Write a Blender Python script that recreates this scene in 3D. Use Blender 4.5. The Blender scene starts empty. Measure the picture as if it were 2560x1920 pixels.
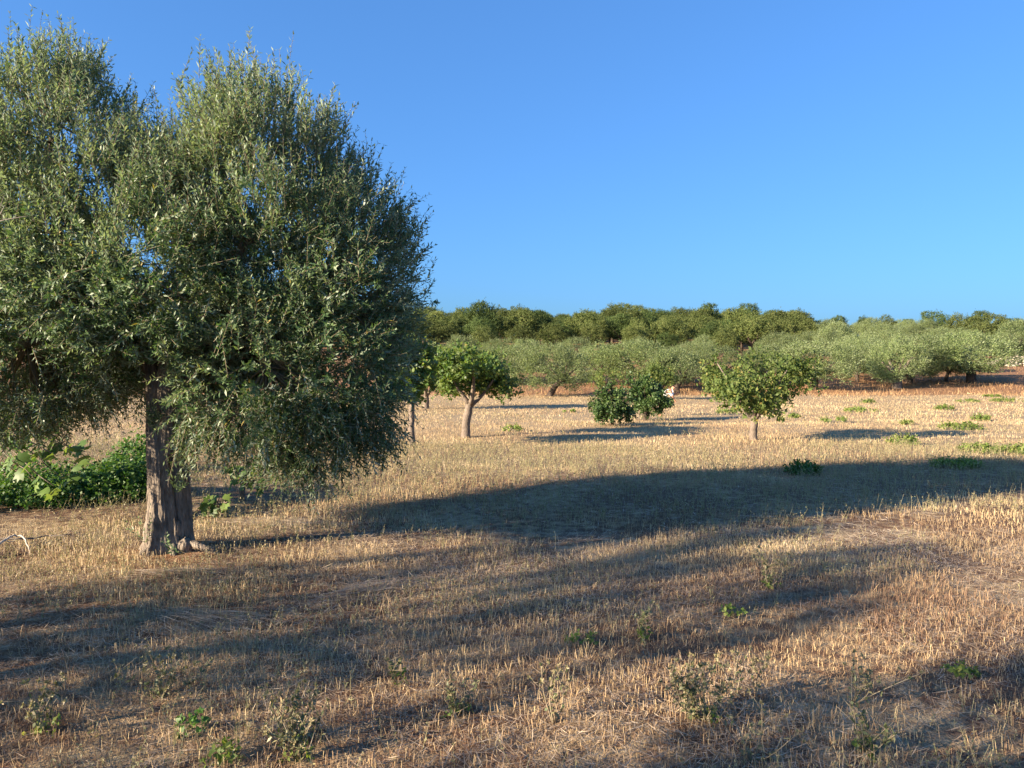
import bpy, math, random
import numpy as np
from mathutils import Vector, Matrix

# ------------------------------------------------------------------ camera, sky, sun, exposure
scene = bpy.context.scene
COL = scene.collection
CAM_Z, FPX, HORIZON = 2.1, 1920.0, 885.0            # focal length and horizon in photograph pixels (2560 wide)
PITCH = math.atan((960.0 - HORIZON) / FPX)
cam_d = bpy.data.cameras.new("camera")
cam_d.sensor_width, cam_d.lens = 36.0, 36.0 * FPX / 2560.0
cam_d.clip_start, cam_d.clip_end = 0.05, 6000.0
cam = bpy.data.objects.new("camera", cam_d)
cam.location = (0, 0, CAM_Z)
cam.rotation_euler = (math.pi / 2 - PITCH, 0, 0)
COL.objects.link(cam)
scene.camera = cam

SUN_EL = math.radians(18.0)
SUN_AZ = math.radians(25.5)                          # direction in which shadows fall, from +X towards +Y
SHD = np.array([math.cos(SUN_AZ), math.sin(SUN_AZ)])
world = bpy.data.worlds.new("World")
scene.world = world
world.use_nodes = True
nt = world.node_tree
bg = nt.nodes["Background"]
sky = nt.nodes.new("ShaderNodeTexSky")
sky.sky_type = 'NISHITA'
sky.sun_disc = False
sky.sun_elevation = SUN_EL
sky.sun_rotation = math.atan2(-SHD[0], -SHD[1])
sky.altitude = 50
sky.air_density, sky.dust_density, sky.ozone_density = 1.0, 1.4, 5.0
wb = nt.nodes.new("ShaderNodeMix"); wb.data_type = 'RGBA'; wb.blend_type = 'MULTIPLY'
wb.inputs[0].default_value = 1.0
wb.inputs[7].default_value = (0.395, 0.715, 1.12, 1)   # white balance
gam = nt.nodes.new("ShaderNodeGamma"); gam.inputs[1].default_value = 0.65   # soft tone curve of the whole sky
nt.links.new(sky.outputs[0], gam.inputs[0]); nt.links.new(gam.outputs[0], wb.inputs[6]); nt.links.new(wb.outputs[2], bg.inputs[0])
bg.inputs[1].default_value = 0.102

sun_d = bpy.data.lights.new("sun", 'SUN')
sun_d.energy, sun_d.angle, sun_d.color = 5.0, math.radians(0.53), (1.0, 0.82, 0.60)
sun = bpy.data.objects.new("sun", sun_d)
sdir = Vector((SHD[0] * math.cos(SUN_EL), SHD[1] * math.cos(SUN_EL), -math.sin(SUN_EL)))
sun.rotation_euler = sdir.to_track_quat('-Z', 'Y').to_euler()
sun.location = (-40, -25, 30)
COL.objects.link(sun)

scene.view_settings.view_transform = 'Standard'
scene.view_settings.look = 'None'
scene.view_settings.exposure = 1.87
scene.view_settings.gamma = 1.0
scene.view_settings.use_curve_mapping = False
scene.cycles.max_bounces = 6
scene.cycles.diffuse_bounces = 3
scene.cycles.transmission_bounces = 4

rng = np.random.default_rng(7)
random.seed(7)

# ------------------------------------------------------------------ numeric helpers
def unit(v):
    return v / np.maximum(np.linalg.norm(v, axis=-1, keepdims=True), 1e-9)

def sstep(a, b, x):
    t = np.clip((np.asarray(x, float) - a) / (b - a), 0, 1)
    return t * t * (3 - 2 * t)

_LAT = np.random.default_rng(11).random((256, 256))
def vnoise(x, y):
    x, y = np.asarray(x, float), np.asarray(y, float)
    xi, yi = np.floor(x).astype(int), np.floor(y).astype(int)
    fx, fy = x - xi, y - yi
    fx, fy = fx * fx * (3 - 2 * fx), fy * fy * (3 - 2 * fy)
    a, b = _LAT[xi % 256, yi % 256], _LAT[(xi + 1) % 256, yi % 256]
    c, d = _LAT[xi % 256, (yi + 1) % 256], _LAT[(xi + 1) % 256, (yi + 1) % 256]
    return (a * (1 - fx) + b * fx) * (1 - fy) + (c * (1 - fx) + d * fx) * fy

def fbm(x, y, o=3):
    s, a, t = 0, 0.5, 0
    for k in range(o):
        s = s + a * vnoise(x * 2 ** k + 17.3 * k, y * 2 ** k - 9.1 * k)
        t += a
        a *= 0.5
    return s / t

def ground(x, y):
    x, y = np.asarray(x, float), np.asarray(y, float)
    z = -0.8 * sstep(12, 50, y)
    r = np.clip((y - 56) / 140.0, 0, 1)
    z = z + 8.6 * (r - 0.5 * np.clip(r - 0.72, 0, 1) ** 2 / 0.28)
    z = z + 0.7 * (vnoise(x / 35 + 3, y / 35) - 0.5) * sstep(60, 120, y)
    near = 1 - sstep(40, 60, y)
    z = z + near * (0.10 * (fbm(x / 2.6, y / 2.6, 2) - 0.5) + 0.035 * (fbm(x * 2.2 + 5, y * 2.2, 3) - 0.5))
    # low mound round the foot of the near olive
    z = z + 0.07 * np.exp(-((x + 3.75) ** 2 + (y - 8.25) ** 2) / 0.7)
    return z

def gz(x, y):
    return float(ground(np.array([x]), np.array([y]))[0])

def ray(px, py):
    u, w = (px - 1280) / FPX, (960 - py) / FPX
    c, s = math.cos(PITCH), math.sin(PITCH)
    return np.array([u, c + w * s, -s + w * c])

def hit(px, py):
    d = ray(px, py)
    d = d / d[1]
    ys = np.concatenate([np.arange(2, 40, 0.02), np.arange(40, 400, 0.1)])
    zz = CAM_Z + d[2] * ys
    below = zz <= ground(d[0] * ys, ys)
    k = int(np.argmax(below)) if below.any() else len(ys) - 1
    return np.array([d[0] * ys[k], ys[k], gz(d[0] * ys[k], ys[k])])

def at(px, py, y):
    d = ray(px, py)
    d = d / d[1] * y
    return np.array([d[0], y, CAM_Z + d[2]])

# ------------------------------------------------------------------ object helpers
def mesh_from(name, V, F, tint=None):
    """V (n,3); F list of integer arrays (m,k)"""
    me = bpy.data.meshes.new(name)
    V = np.asarray(V, np.float32)
    me.vertices.add(len(V))
    me.vertices.foreach_set("co", V.ravel())
    loops = np.concatenate([f.ravel() for f in F]).astype(np.int32)
    sizes = np.concatenate([np.full(len(f), f.shape[1], np.int32) for f in F])
    me.loops.add(len(loops))
    me.loops.foreach_set("vertex_index", loops)
    me.polygons.add(len(sizes))
    me.polygons.foreach_set("loop_start", np.concatenate([[0], np.cumsum(sizes)[:-1]]).astype(np.int32))
    me.update(calc_edges=True)
    if tint is not None:
        a = me.attributes.new("tint", 'FLOAT', 'POINT')
        a.data.foreach_set("value", np.asarray(tint, np.float32))
    me.validate()
    return me

class Acc:
    """collects vertices, faces and a tint per vertex for ONE mesh"""
    def __init__(self):
        self.V, self.F, self.T, self.n = [], {}, [], 0
    def add(self, V, faces, tint=0.5):
        V = np.asarray(V, float)
        for f in faces:
            f = np.asarray(f, int)
            self.F.setdefault(f.shape[1], []).append(f + self.n)
        self.V.append(V)
        self.T.append(np.broadcast_to(np.asarray(tint, float), (len(V),)))
        self.n += len(V)
    def mesh(self, name):
        return mesh_from(name, np.concatenate(self.V), [np.concatenate(v) for v in self.F.values()], np.concatenate(self.T))

def link(name, me, mat, parent=None, smooth=False, kind=None, loc=None):
    o = bpy.data.objects.new(name, me)
    COL.objects.link(o)
    if mat is not None and len(me.materials) == 0:
        me.materials.append(mat)
    if smooth:
        me.polygons.foreach_set("use_smooth", np.ones(len(me.polygons), bool))
    if parent is not None:
        o.parent = parent
    if kind:
        o["kind"] = kind
    if loc is not None:
        o.location = loc
    return o

def thing(name, label, cat, loc=(0, 0, 0), rotz=0.0, group=None):
    o = bpy.data.objects.new(name, None)
    o.empty_display_size = 0.2
    COL.objects.link(o)
    o.location = tuple(float(v) for v in loc)
    o.rotation_euler = (0, 0, rotz)
    o["label"], o["category"] = label, cat
    if group:
        o["group"] = group
    return o

def copy_thing(root, label, loc, rotz, scale, group=None):
    r = root.copy()
    COL.objects.link(r)
    r.location, r.rotation_euler, r.scale = tuple(map(float, loc)), (0, 0, rotz), tuple(map(float, scale))
    r["label"] = label
    if group:
        r["group"] = group
    for ch in root.children:
        c = ch.copy()
        COL.objects.link(c)
        c.parent = r
        for g in ch.children:
            d = g.copy()
            COL.objects.link(d)
            d.parent = c
    return r

def tube_arr(path, rad, segs=8, wob=0.0, r_=None, cap=True):
    path, rad = np.asarray(path, float), np.asarray(rad, float)
    n = len(path)
    tan = unit(np.gradient(path, axis=0))
    ref = np.array([1.0, 0, 0]) if abs(tan[0][0]) < 0.8 else np.array([0, 1.0, 0])
    V = []
    e1 = unit(np.cross(tan[0], ref))
    for i in range(n):
        e1 = unit(e1 - tan[i] * np.dot(e1, tan[i]))
        e2 = np.cross(tan[i], e1)
        th = np.linspace(0, 2 * np.pi, segs, endpoint=False)
        rr = rad[i] * (1 + (wob * (r_.random(segs) - 0.5) * 2 if wob else 0))
        V.append(path[i] + np.outer(np.cos(th) * rr, e1) + np.outer(np.sin(th) * rr, e2))
    V = np.concatenate(V)
    i, j = np.meshgrid(np.arange(n - 1), np.arange(segs), indexing='ij')
    a, b = i * segs + j, i * segs + (j + 1) % segs
    F = np.stack([a, b, b + segs, a + segs], -1).reshape(-1, 4)
    faces = [F]
    if cap:
        faces.append(np.arange((n - 1) * segs, n * segs)[None, :])
        faces.append(np.arange(0, segs)[::-1][None, :])
    return V, faces

def curve_path(pts, n=8, jit=0.0, r_=None):
    pts = np.asarray(pts, float)
    t = np.linspace(0, len(pts) - 1, n)
    P = np.concatenate([[2 * pts[0] - pts[1]], pts, [2 * pts[-1] - pts[-2]]])
    out = []
    for s in t:
        k = min(int(s), len(pts) - 2)
        u = s - k
        p0, p1, p2, p3 = P[k], P[k + 1], P[k + 2], P[k + 3]
        out.append(0.5 * (2 * p1 + (p2 - p0) * u + (2 * p0 - 5 * p1 + 4 * p2 - p3) * u * u + (3 * p1 - p0 - 3 * p2 + p3) * u ** 3))
    out = np.array(out)
    if jit:
        out[1:-1] += r_.normal(0, jit, (n - 2, 3))
    return out

def leaf_quads(P, D, N, L, W, droop=0.05, fold=0.12, wide=0.45):
    D = unit(D)
    S = unit(np.cross(D, N))
    N = np.cross(S, D)
    L, W = np.asarray(L)[:, None], np.asarray(W)[:, None]
    m = P + D * L * wide + N * W * fold
    V = np.stack([P, m + S * W / 2, P + D * L - N * L * droop, m - S * W / 2], 1).reshape(-1, 3)
    F = np.arange(len(P) * 4).reshape(-1, 4)
    return V, F

def shoots_to_leaves(O, Dr, Ln, bend, K, leafL, leafW, r_, ang=0.8, spread=0.25, skip=0.0):
    """pairs of leaves along every shoot; returns leaf arrays"""
    M = len(O)
    t = (np.arange(K) + 0.7) / K
    pos = O[:, None] + Dr[:, None] * (Ln[:, None] * t)[..., None] + bend[:, None] * ((t ** 2) * Ln[:, None])[..., None]
    tan = unit(Dr[:, None] + 2 * bend[:, None] * t[None, :, None])
    rnd = unit(r_.normal(0, 1, (M, 3)))
    e1 = unit(np.cross(tan, rnd[:, None]))
    e2 = np.cross(tan, e1)
    az = (np.arange(K) * np.pi / 2)[None, :] + r_.normal(0, 0.4, (M, K))
    Ps, Ds, Ns, Ls, Ws = [], [], [], [], []
    for s in (0, np.pi):
        e = e1 * np.cos(az + s)[..., None] + e2 * np.sin(az + s)[..., None]
        A = ang + r_.normal(0, spread, (M, K))
        d = tan * np.cos(A)[..., None] + e * np.sin(A)[..., None]
        n = tan * np.sin(A)[..., None] - e * np.cos(A)[..., None] + r_.normal(0, 0.35, (M, K, 3))
        sz = (1 - 0.35 * t ** 3)[None, :] * r_.uniform(0.62, 1.3, (M, K))
        Ps.append(pos.reshape(-1, 3)); Ds.append(d.reshape(-1, 3)); Ns.append(n.reshape(-1, 3))
        Ls.append((leafL * sz).ravel()); Ws.append((leafW * sz).ravel())
    P, D, N, L, W = map(np.concatenate, (Ps, Ds, Ns, Ls, Ws))
    if skip:
        k = r_.random(len(P)) > skip
        P, D, N, L, W = P[k], D[k], N[k], L[k], W[k]
    return P, D, N, L, W

def twig_prisms(A, B, ra, rb):
    d = unit(B - A)
    e1 = unit(np.cross(d, np.array([0.31, 0.77, 0.55])))
    e2 = np.cross(d, e1)
    ra, rb = np.broadcast_to(ra, (len(A),))[:, None], np.broadcast_to(rb, (len(A),))[:, None]
    V = []
    for P, r0 in ((A, ra), (B, rb)):
        for k in range(3):
            th = 2 * np.pi * k / 3
            V.append(P + e1 * math.cos(th) * r0 + e2 * math.sin(th) * r0)
    V = np.stack(V, 1).reshape(-1, 3)
    b = np.arange(len(A))[:, None] * 6
    F = np.concatenate([b + np.array([[k, (k + 1) % 3, 3 + (k + 1) % 3, 3 + k]]) for k in range(3)])
    return V, F

def blob_clumps(blobs, n, r_, lo=0.72, hi=1.02, inner=0.72):
    C = np.array([b[0] for b in blobs], float)
    R = np.array([b[1] for b in blobs], float)
    w = (R[:, 0] * R[:, 1] + R[:, 1] * R[:, 2] + R[:, 0] * R[:, 2])
    w = w / w.sum()
    P, N = [], []
    while sum(map(len, P)) < n:
        k = r_.choice(len(C), n, p=w)
        d = unit(r_.normal(0, 1, (n, 3)))
        p = C[k] + R[k] * d * r_.uniform(lo, hi, (n, 1))
        q = np.linalg.norm((p[:, None] - C[None]) / R[None], axis=2)
        q[np.arange(n), k] = 9
        ok = q.min(1) > inner
        P.append(p[ok]); N.append(unit(d / R[k])[ok])
    return np.concatenate(P)[:n], np.concatenate(N)[:n]

# ------------------------------------------------------------------ materials
def new_mat(name):
    m = bpy.data.materials.new(name)
    m.use_nodes = True
    t = m.node_tree
    return m, t, t.nodes, t.links, t.nodes["Principled BSDF"], t.nodes["Material Output"]

def ramp(nodes, stops):
    r = nodes.new("ShaderNodeValToRGB")
    el = r.color_ramp.elements
    while len(el) < len(stops):
        el.new(0.5)
    for e, (p, c) in zip(el, stops):
        e.position, e.color = p, (*c, 1)
    return r

def leaf_mat(name, stops, under=None, trans=0.28, rough=0.5, spec=0.35, vary=0.25, tcol=1.5):
    m, t, N, Lk, bs, out = new_mat(name)
    at_ = N.new("ShaderNodeAttribute"); at_.attribute_name = "tint"
    r = ramp(N, stops)
    Lk.new(at_.outputs["Fac"], r.inputs[0])
    col = r.outputs[0]
    if under is not None:
        g = N.new("ShaderNodeNewGeometry")
        mx = N.new("ShaderNodeMix"); mx.data_type = 'RGBA'
        Lk.new(g.outputs["Backfacing"], mx.inputs[0])
        Lk.new(col, mx.inputs[6])
        mx.inputs[7].default_value = (*under, 1)
        col = mx.outputs[2]
    oi = N.new("ShaderNodeObjectInfo")
    hsv = N.new("ShaderNodeHueSaturation")
    mr = N.new("ShaderNodeMapRange")
    mr.inputs[3].default_value, mr.inputs[4].default_value = 1 - vary, 1 + vary
    Lk.new(oi.outputs["Random"], mr.inputs[0])
    Lk.new(mr.outputs[0], hsv.inputs["Value"])
    Lk.new(col, hsv.inputs["Color"])
    Lk.new(hsv.outputs[0], bs.inputs["Base Color"])
    bs.inputs["Roughness"].default_value = rough
    bs.inputs["Specular IOR Level"].default_value = spec
    tr = N.new("ShaderNodeBsdfTranslucent")
    ml = N.new("ShaderNodeMix"); ml.data_type = 'RGBA'; ml.blend_type = 'MULTIPLY'
    ml.inputs[0].default_value = 1
    Lk.new(hsv.outputs[0], ml.inputs[6])
    ml.inputs[7].default_value = (tcol * 1.0, tcol * 1.05, tcol * 0.45, 1)
    Lk.new(ml.outputs[2], tr.inputs[0])
    ms = N.new("ShaderNodeMixShader"); ms.inputs[0].default_value = trans
    Lk.new(bs.outputs[0], ms.inputs[1]); Lk.new(tr.outputs[0], ms.inputs[2])
    Lk.new(ms.outputs[0], out.inputs[0])
    return m

def bark_mat(name, c1, c2, scale=9.0, stretch=0.22, bump=0.5):
    m, t, N, Lk, bs, out = new_mat(name)
    tc = N.new("ShaderNodeTexCoord")
    mp = N.new("ShaderNodeMapping"); mp.inputs["Scale"].default_value = (1, 1, stretch)
    Lk.new(tc.outputs["Object"], mp.inputs[0])
    n1 = N.new("ShaderNodeTexNoise"); n1.inputs["Scale"].default_value = scale * 4; n1.inputs["Detail"].default_value = 6
    n2 = N.new("ShaderNodeTexNoise"); n2.inputs["Scale"].default_value = scale * 0.5; n2.inputs["Detail"].default_value = 4
    vo = N.new("ShaderNodeTexVoronoi"); vo.feature = 'DISTANCE_TO_EDGE'; vo.inputs["Scale"].default_value = scale * 3
    Lk.new(mp.outputs[0], n1.inputs[0]); Lk.new(mp.outputs[0], vo.inputs[0]); Lk.new(tc.outputs["Object"], n2.inputs[0])
    r = ramp(N, [(0.3, c1), (0.72, c2)])
    mx = N.new("ShaderNodeMath"); mx.operation = 'MULTIPLY_ADD'
    mx.inputs[1].default_value, mx.inputs[2].default_value = 0.55, 0.0
    Lk.new(n1.outputs["Fac"], mx.inputs[0])
    ad = N.new("ShaderNodeMath"); ad.operation = 'MULTIPLY_ADD'; ad.inputs[1].default_value = 0.45
    Lk.new(n2.outputs["Fac"], ad.inputs[0]); Lk.new(mx.outputs[0], ad.inputs[2])
    Lk.new(ad.outputs[0], r.inputs[0])
    Lk.new(r.outputs[0], bs.inputs["Base Color"])
    bs.inputs["Roughness"].default_value = 0.9
    bs.inputs["Specular IOR Level"].default_value = 0.15
    h = N.new("ShaderNodeMath"); h.operation = 'MULTIPLY_ADD'; h.inputs[1].default_value = 0.8
    Lk.new(vo.outputs["Distance"], h.inputs[0]); Lk.new(n1.outputs["Fac"], h.inputs[2])
    bp = N.new("ShaderNodeBump"); bp.inputs["Strength"].default_value = bump; bp.inputs["Distance"].default_value = 0.03
    Lk.new(h.outputs[0], bp.inputs["Height"]); Lk.new(bp.outputs[0], bs.inputs["Normal"])
    return m

def plain_mat(name, stops, rough=0.85, spec=0.15, trans=0.0):
    m, t, N, Lk, bs, out = new_mat(name)
    a = N.new("ShaderNodeAttribute"); a.attribute_name = "tint"
    r = ramp(N, stops)
    Lk.new(a.outputs["Fac"], r.inputs[0]); Lk.new(r.outputs[0], bs.inputs["Base Color"])
    bs.inputs["Roughness"].default_value = rough
    bs.inputs["Specular IOR Level"].default_value = spec
    if trans:
        tr = N.new("ShaderNodeBsdfTranslucent"); Lk.new(r.outputs[0], tr.inputs[0])
        ms = N.new("ShaderNodeMixShader"); ms.inputs[0].default_value = trans
        Lk.new(bs.outputs[0], ms.inputs[1]); Lk.new(tr.outputs[0], ms.inputs[2]); Lk.new(ms.outputs[0], out.inputs[0])
    return m

M = {}
M['olive'] = leaf_mat('olive_leaf', [(0.0, (0.034, 0.075, 0.029)), (0.5, (0.078, 0.136, 0.055)), (0.9, (0.150, 0.205, 0.094)),
                                     (0.965, (0.17, 0.18, 0.05)), (0.985, (0.38, 0.24, 0.04)), (1.0, (0.36, 0.13, 0.03))],
                      under=(0.26, 0.32, 0.235), trans=0.25, rough=0.48, spec=0.4, vary=0.04)
M['olive_far'] = leaf_mat('olive_far_leaf', [(0.0, (0.068, 0.104, 0.037)), (0.5, (0.135, 0.180, 0.066)), (1.0, (0.225, 0.268, 0.115))],
                          under=(0.22, 0.26, 0.145), trans=0.25, rough=0.6, spec=0.2, vary=0.22)
M['oak'] = leaf_mat('oak_leaf', [(0.0, (0.048, 0.074, 0.021)), (0.5, (0.098, 0.125, 0.038)), (1.0, (0.17, 0.185, 0.066))], trans=0.2, rough=0.65, spec=0.15, vary=0.25)
M['oak_dark'] = leaf_mat('dark_oak_leaf', [(0.0, (0.038, 0.064, 0.019)), (0.6, (0.072, 0.108, 0.032)), (1.0, (0.12, 0.152, 0.05))], trans=0.15, rough=0.65, spec=0.15, vary=0.25)
M['fig'] = leaf_mat('fig_leaf', [(0.0, (0.050, 0.100, 0.023)), (0.6, (0.105, 0.180, 0.040)), (0.9, (0.175, 0.23, 0.055)), (1.0, (0.33, 0.27, 0.07))],
                    under=(0.14, 0.19, 0.06), trans=0.35, rough=0.5, vary=0.08)
M['persimmon'] = leaf_mat('loose_tree_leaf', [(0.0, (0.056, 0.092, 0.026)), (0.6, (0.120, 0.165, 0.045)), (0.9, (0.18, 0.21, 0.066)), (1.0, (0.28, 0.23, 0.07))],
                          trans=0.3, rough=0.6, spec=0.2, vary=0.1)
M['citrus'] = leaf_mat('dark_shrub_leaf', [(0.0, (0.026, 0.055, 0.016)), (0.7, (0.055, 0.100, 0.027)), (1.0, (0.12, 0.16, 0.045))], trans=0.15, rough=0.5, spec=0.3, vary=0.1)
M['green'] = leaf_mat('green_plant_leaf', [(0.0, (0.090, 0.140, 0.034)), (0.6, (0.17, 0.230, 0.055)), (1.0, (0.31, 0.32, 0.10))], trans=0.35, spec=0.2, vary=0.12)
M['bed'] = leaf_mat('bed_leaf', [(0.0, (0.035, 0.085, 0.018)), (0.7, (0.07, 0.15, 0.028)), (1.0, (0.16, 0.23, 0.045))], trans=0.3, vary=0.15)
M['weed'] = leaf_mat('weed_leaf', [(0.0, (0.115, 0.13, 0.058)), (0.45, (0.25, 0.24, 0.12)), (0.75, (0.36, 0.31, 0.175)), (1.0, (0.46, 0.35, 0.21))], trans=0.2, vary=0.1)
M['tall_weed'] = leaf_mat('tall_weed_leaf', [(0.0, (0.075, 0.10, 0.040)), (0.45, (0.14, 0.155, 0.072)), (0.75, (0.23, 0.21, 0.11)), (1.0, (0.33, 0.26, 0.16))], trans=0.2, vary=0.1)
M['bark_olive'] = bark_mat('olive_bark', (0.070, 0.054, 0.043), (0.31, 0.26, 0.21), 9, 0.25, 1.0)
M['bark_dark'] = bark_mat('dark_bark', (0.035, 0.026, 0.02), (0.12, 0.09, 0.07), 4, 0.25, 0.4)
M['bark_pale'] = bark_mat('pale_bark', (0.10, 0.078, 0.062), (0.26, 0.21, 0.17), 10, 0.4, 0.5)
M['twig'] = plain_mat('twig_wood', [(0, (0.13, 0.10, 0.065)), (1, (0.30, 0.25, 0.17))])
M['dead'] = plain_mat('dead_wood', [(0, (0.17, 0.135, 0.105)), (1, (0.46, 0.41, 0.35))])
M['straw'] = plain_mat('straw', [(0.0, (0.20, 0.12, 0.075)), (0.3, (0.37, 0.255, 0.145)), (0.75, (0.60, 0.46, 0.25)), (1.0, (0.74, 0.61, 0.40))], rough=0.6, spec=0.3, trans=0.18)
M['litter'] = plain_mat('straw_litter', [(0.0, (0.13, 0.085, 0.055)), (0.4, (0.31, 0.23, 0.155)), (1.0, (0.58, 0.47, 0.34))], rough=0.6, spec=0.3)
M['redgrass'] = plain_mat('red_dry_grass', [(0.0, (0.19, 0.10, 0.05)), (0.5, (0.38, 0.235, 0.12)), (1.0, (0.55, 0.39, 0.215))], trans=0.2)
M['stone'] = bark_mat('pale_stone', (0.28, 0.235, 0.185), (0.48, 0.42, 0.345), 3, 1.0, 0.4)

def ground_mat():
    m, t, N, Lk, bs, out = new_mat('field_earth')
    tc = N.new("ShaderNodeTexCoord")
    def noise(s, d=5):
        n = N.new("ShaderNodeTexNoise"); n.inputs["Scale"].default_value = s; n.inputs["Detail"].default_value = d
        Lk.new(tc.outputs["Object"], n.inputs[0]); return n
    a = N.new("ShaderNodeAttribute"); a.attribute_name = "tint"      # 0 stubble field .. 1 bare red earth
    nf, nm, nl = noise(60), noise(7), noise(0.7, 3)
    soil = ramp(N, [(0.3, (0.085, 0.048, 0.030)), (0.7, (0.20, 0.120, 0.074))])
    Lk.new(nf.outputs["Fac"], soil.inputs[0])
    red = ramp(N, [(0.3, (0.17, 0.085, 0.045)), (0.7, (0.33, 0.185, 0.10))])
    Lk.new(nm.outputs["Fac"], red.inputs[0])
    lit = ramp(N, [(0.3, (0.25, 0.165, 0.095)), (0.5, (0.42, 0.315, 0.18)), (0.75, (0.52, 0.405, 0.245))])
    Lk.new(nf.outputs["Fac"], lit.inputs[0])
    ad = N.new("ShaderNodeMath"); ad.operation = 'ADD'
    Lk.new(nm.outputs["Fac"], ad.inputs[0]); Lk.new(nl.outputs["Fac"], ad.inputs[1])
    fr = N.new("ShaderNodeMapRange"); fr.inputs[1].default_value, fr.inputs[2].default_value = 0.92, 1.25
    Lk.new(ad.outputs[0], fr.inputs[0])
    pos = N.new("ShaderNodeSeparateXYZ"); Lk.new(tc.outputs["Object"], pos.inputs[0])
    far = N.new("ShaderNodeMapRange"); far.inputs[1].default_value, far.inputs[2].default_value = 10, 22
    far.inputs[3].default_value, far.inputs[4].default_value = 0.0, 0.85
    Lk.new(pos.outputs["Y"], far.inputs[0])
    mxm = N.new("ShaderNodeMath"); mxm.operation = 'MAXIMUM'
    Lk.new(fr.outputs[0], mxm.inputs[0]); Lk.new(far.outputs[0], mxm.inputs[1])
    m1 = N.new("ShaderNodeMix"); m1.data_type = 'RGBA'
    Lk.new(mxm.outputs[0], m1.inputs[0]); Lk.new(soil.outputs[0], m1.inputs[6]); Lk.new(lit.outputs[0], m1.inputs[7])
    m2 = N.new("ShaderNodeMix"); m2.data_type = 'RGBA'
    Lk.new(a.outputs["Fac"], m2.inputs[0]); Lk.new(m1.outputs[2], m2.inputs[6]); Lk.new(red.outputs[0], m2.inputs[7])
    Lk.new(m2.outputs[2], bs.inputs["Base Color"])
    bs.inputs["Roughness"].default_value = 0.95; bs.inputs["Specular IOR Level"].default_value = 0.1
    bp = N.new("ShaderNodeBump"); bp.inputs["Strength"].default_value = 0.8; bp.inputs["Distance"].default_value = 0.03
    Lk.new(nf.outputs["Fac"], bp.inputs["Height"]); Lk.new(bp.outputs[0], bs.inputs["Normal"])
    return m
M['ground'] = ground_mat()

# ------------------------------------------------------------------ ground sheet
def axis(parts):
    return np.unique(np.concatenate([np.arange(a, b, s) for a, b, s in parts]).round(4))
gx = axis([(-2400, -400, 250), (-400, -60, 12), (-60, -14, 1.5), (-14, 14, 0.19), (14, 60, 1.5), (60, 400, 12), (400, 2401, 250)])
gy = axis([(-400, -30, 30), (-30, 2, 1.5), (2, 14, 0.12), (14, 24, 0.3), (24, 62, 0.8), (62, 220, 4), (220, 600, 40), (600, 3001, 300)])
GX, GY = np.meshgrid(gx, gy, indexing='ij')
GZ = ground(GX, GY)
redmask = sstep(0.35, 0.65, sstep(50, 58, GY) + 0.35 * (fbm(GX / 4, GY / 4) - 0.5)) * 0.95
redmask = np.maximum(redmask, 0.9 * np.exp(-((GX + 3.5) ** 2 / 0.5 + (GY - 7.85) ** 2 / 0.12)))
ni, nj = GX.shape
i, j = np.meshgrid(np.arange(ni - 1), np.arange(nj - 1), indexing='ij')
a = i * nj + j
F = np.stack([a, a + nj, a + nj + 1, a + 1], -1).reshape(-1, 4)
gme = mesh_from("field_ground", np.stack([GX, GY, GZ], -1).reshape(-1, 3), [F], redmask.ravel())
g = link("field_ground", gme, M['ground'], smooth=True, kind="structure")
g["label"] = "dry stubble field of red earth"

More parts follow.
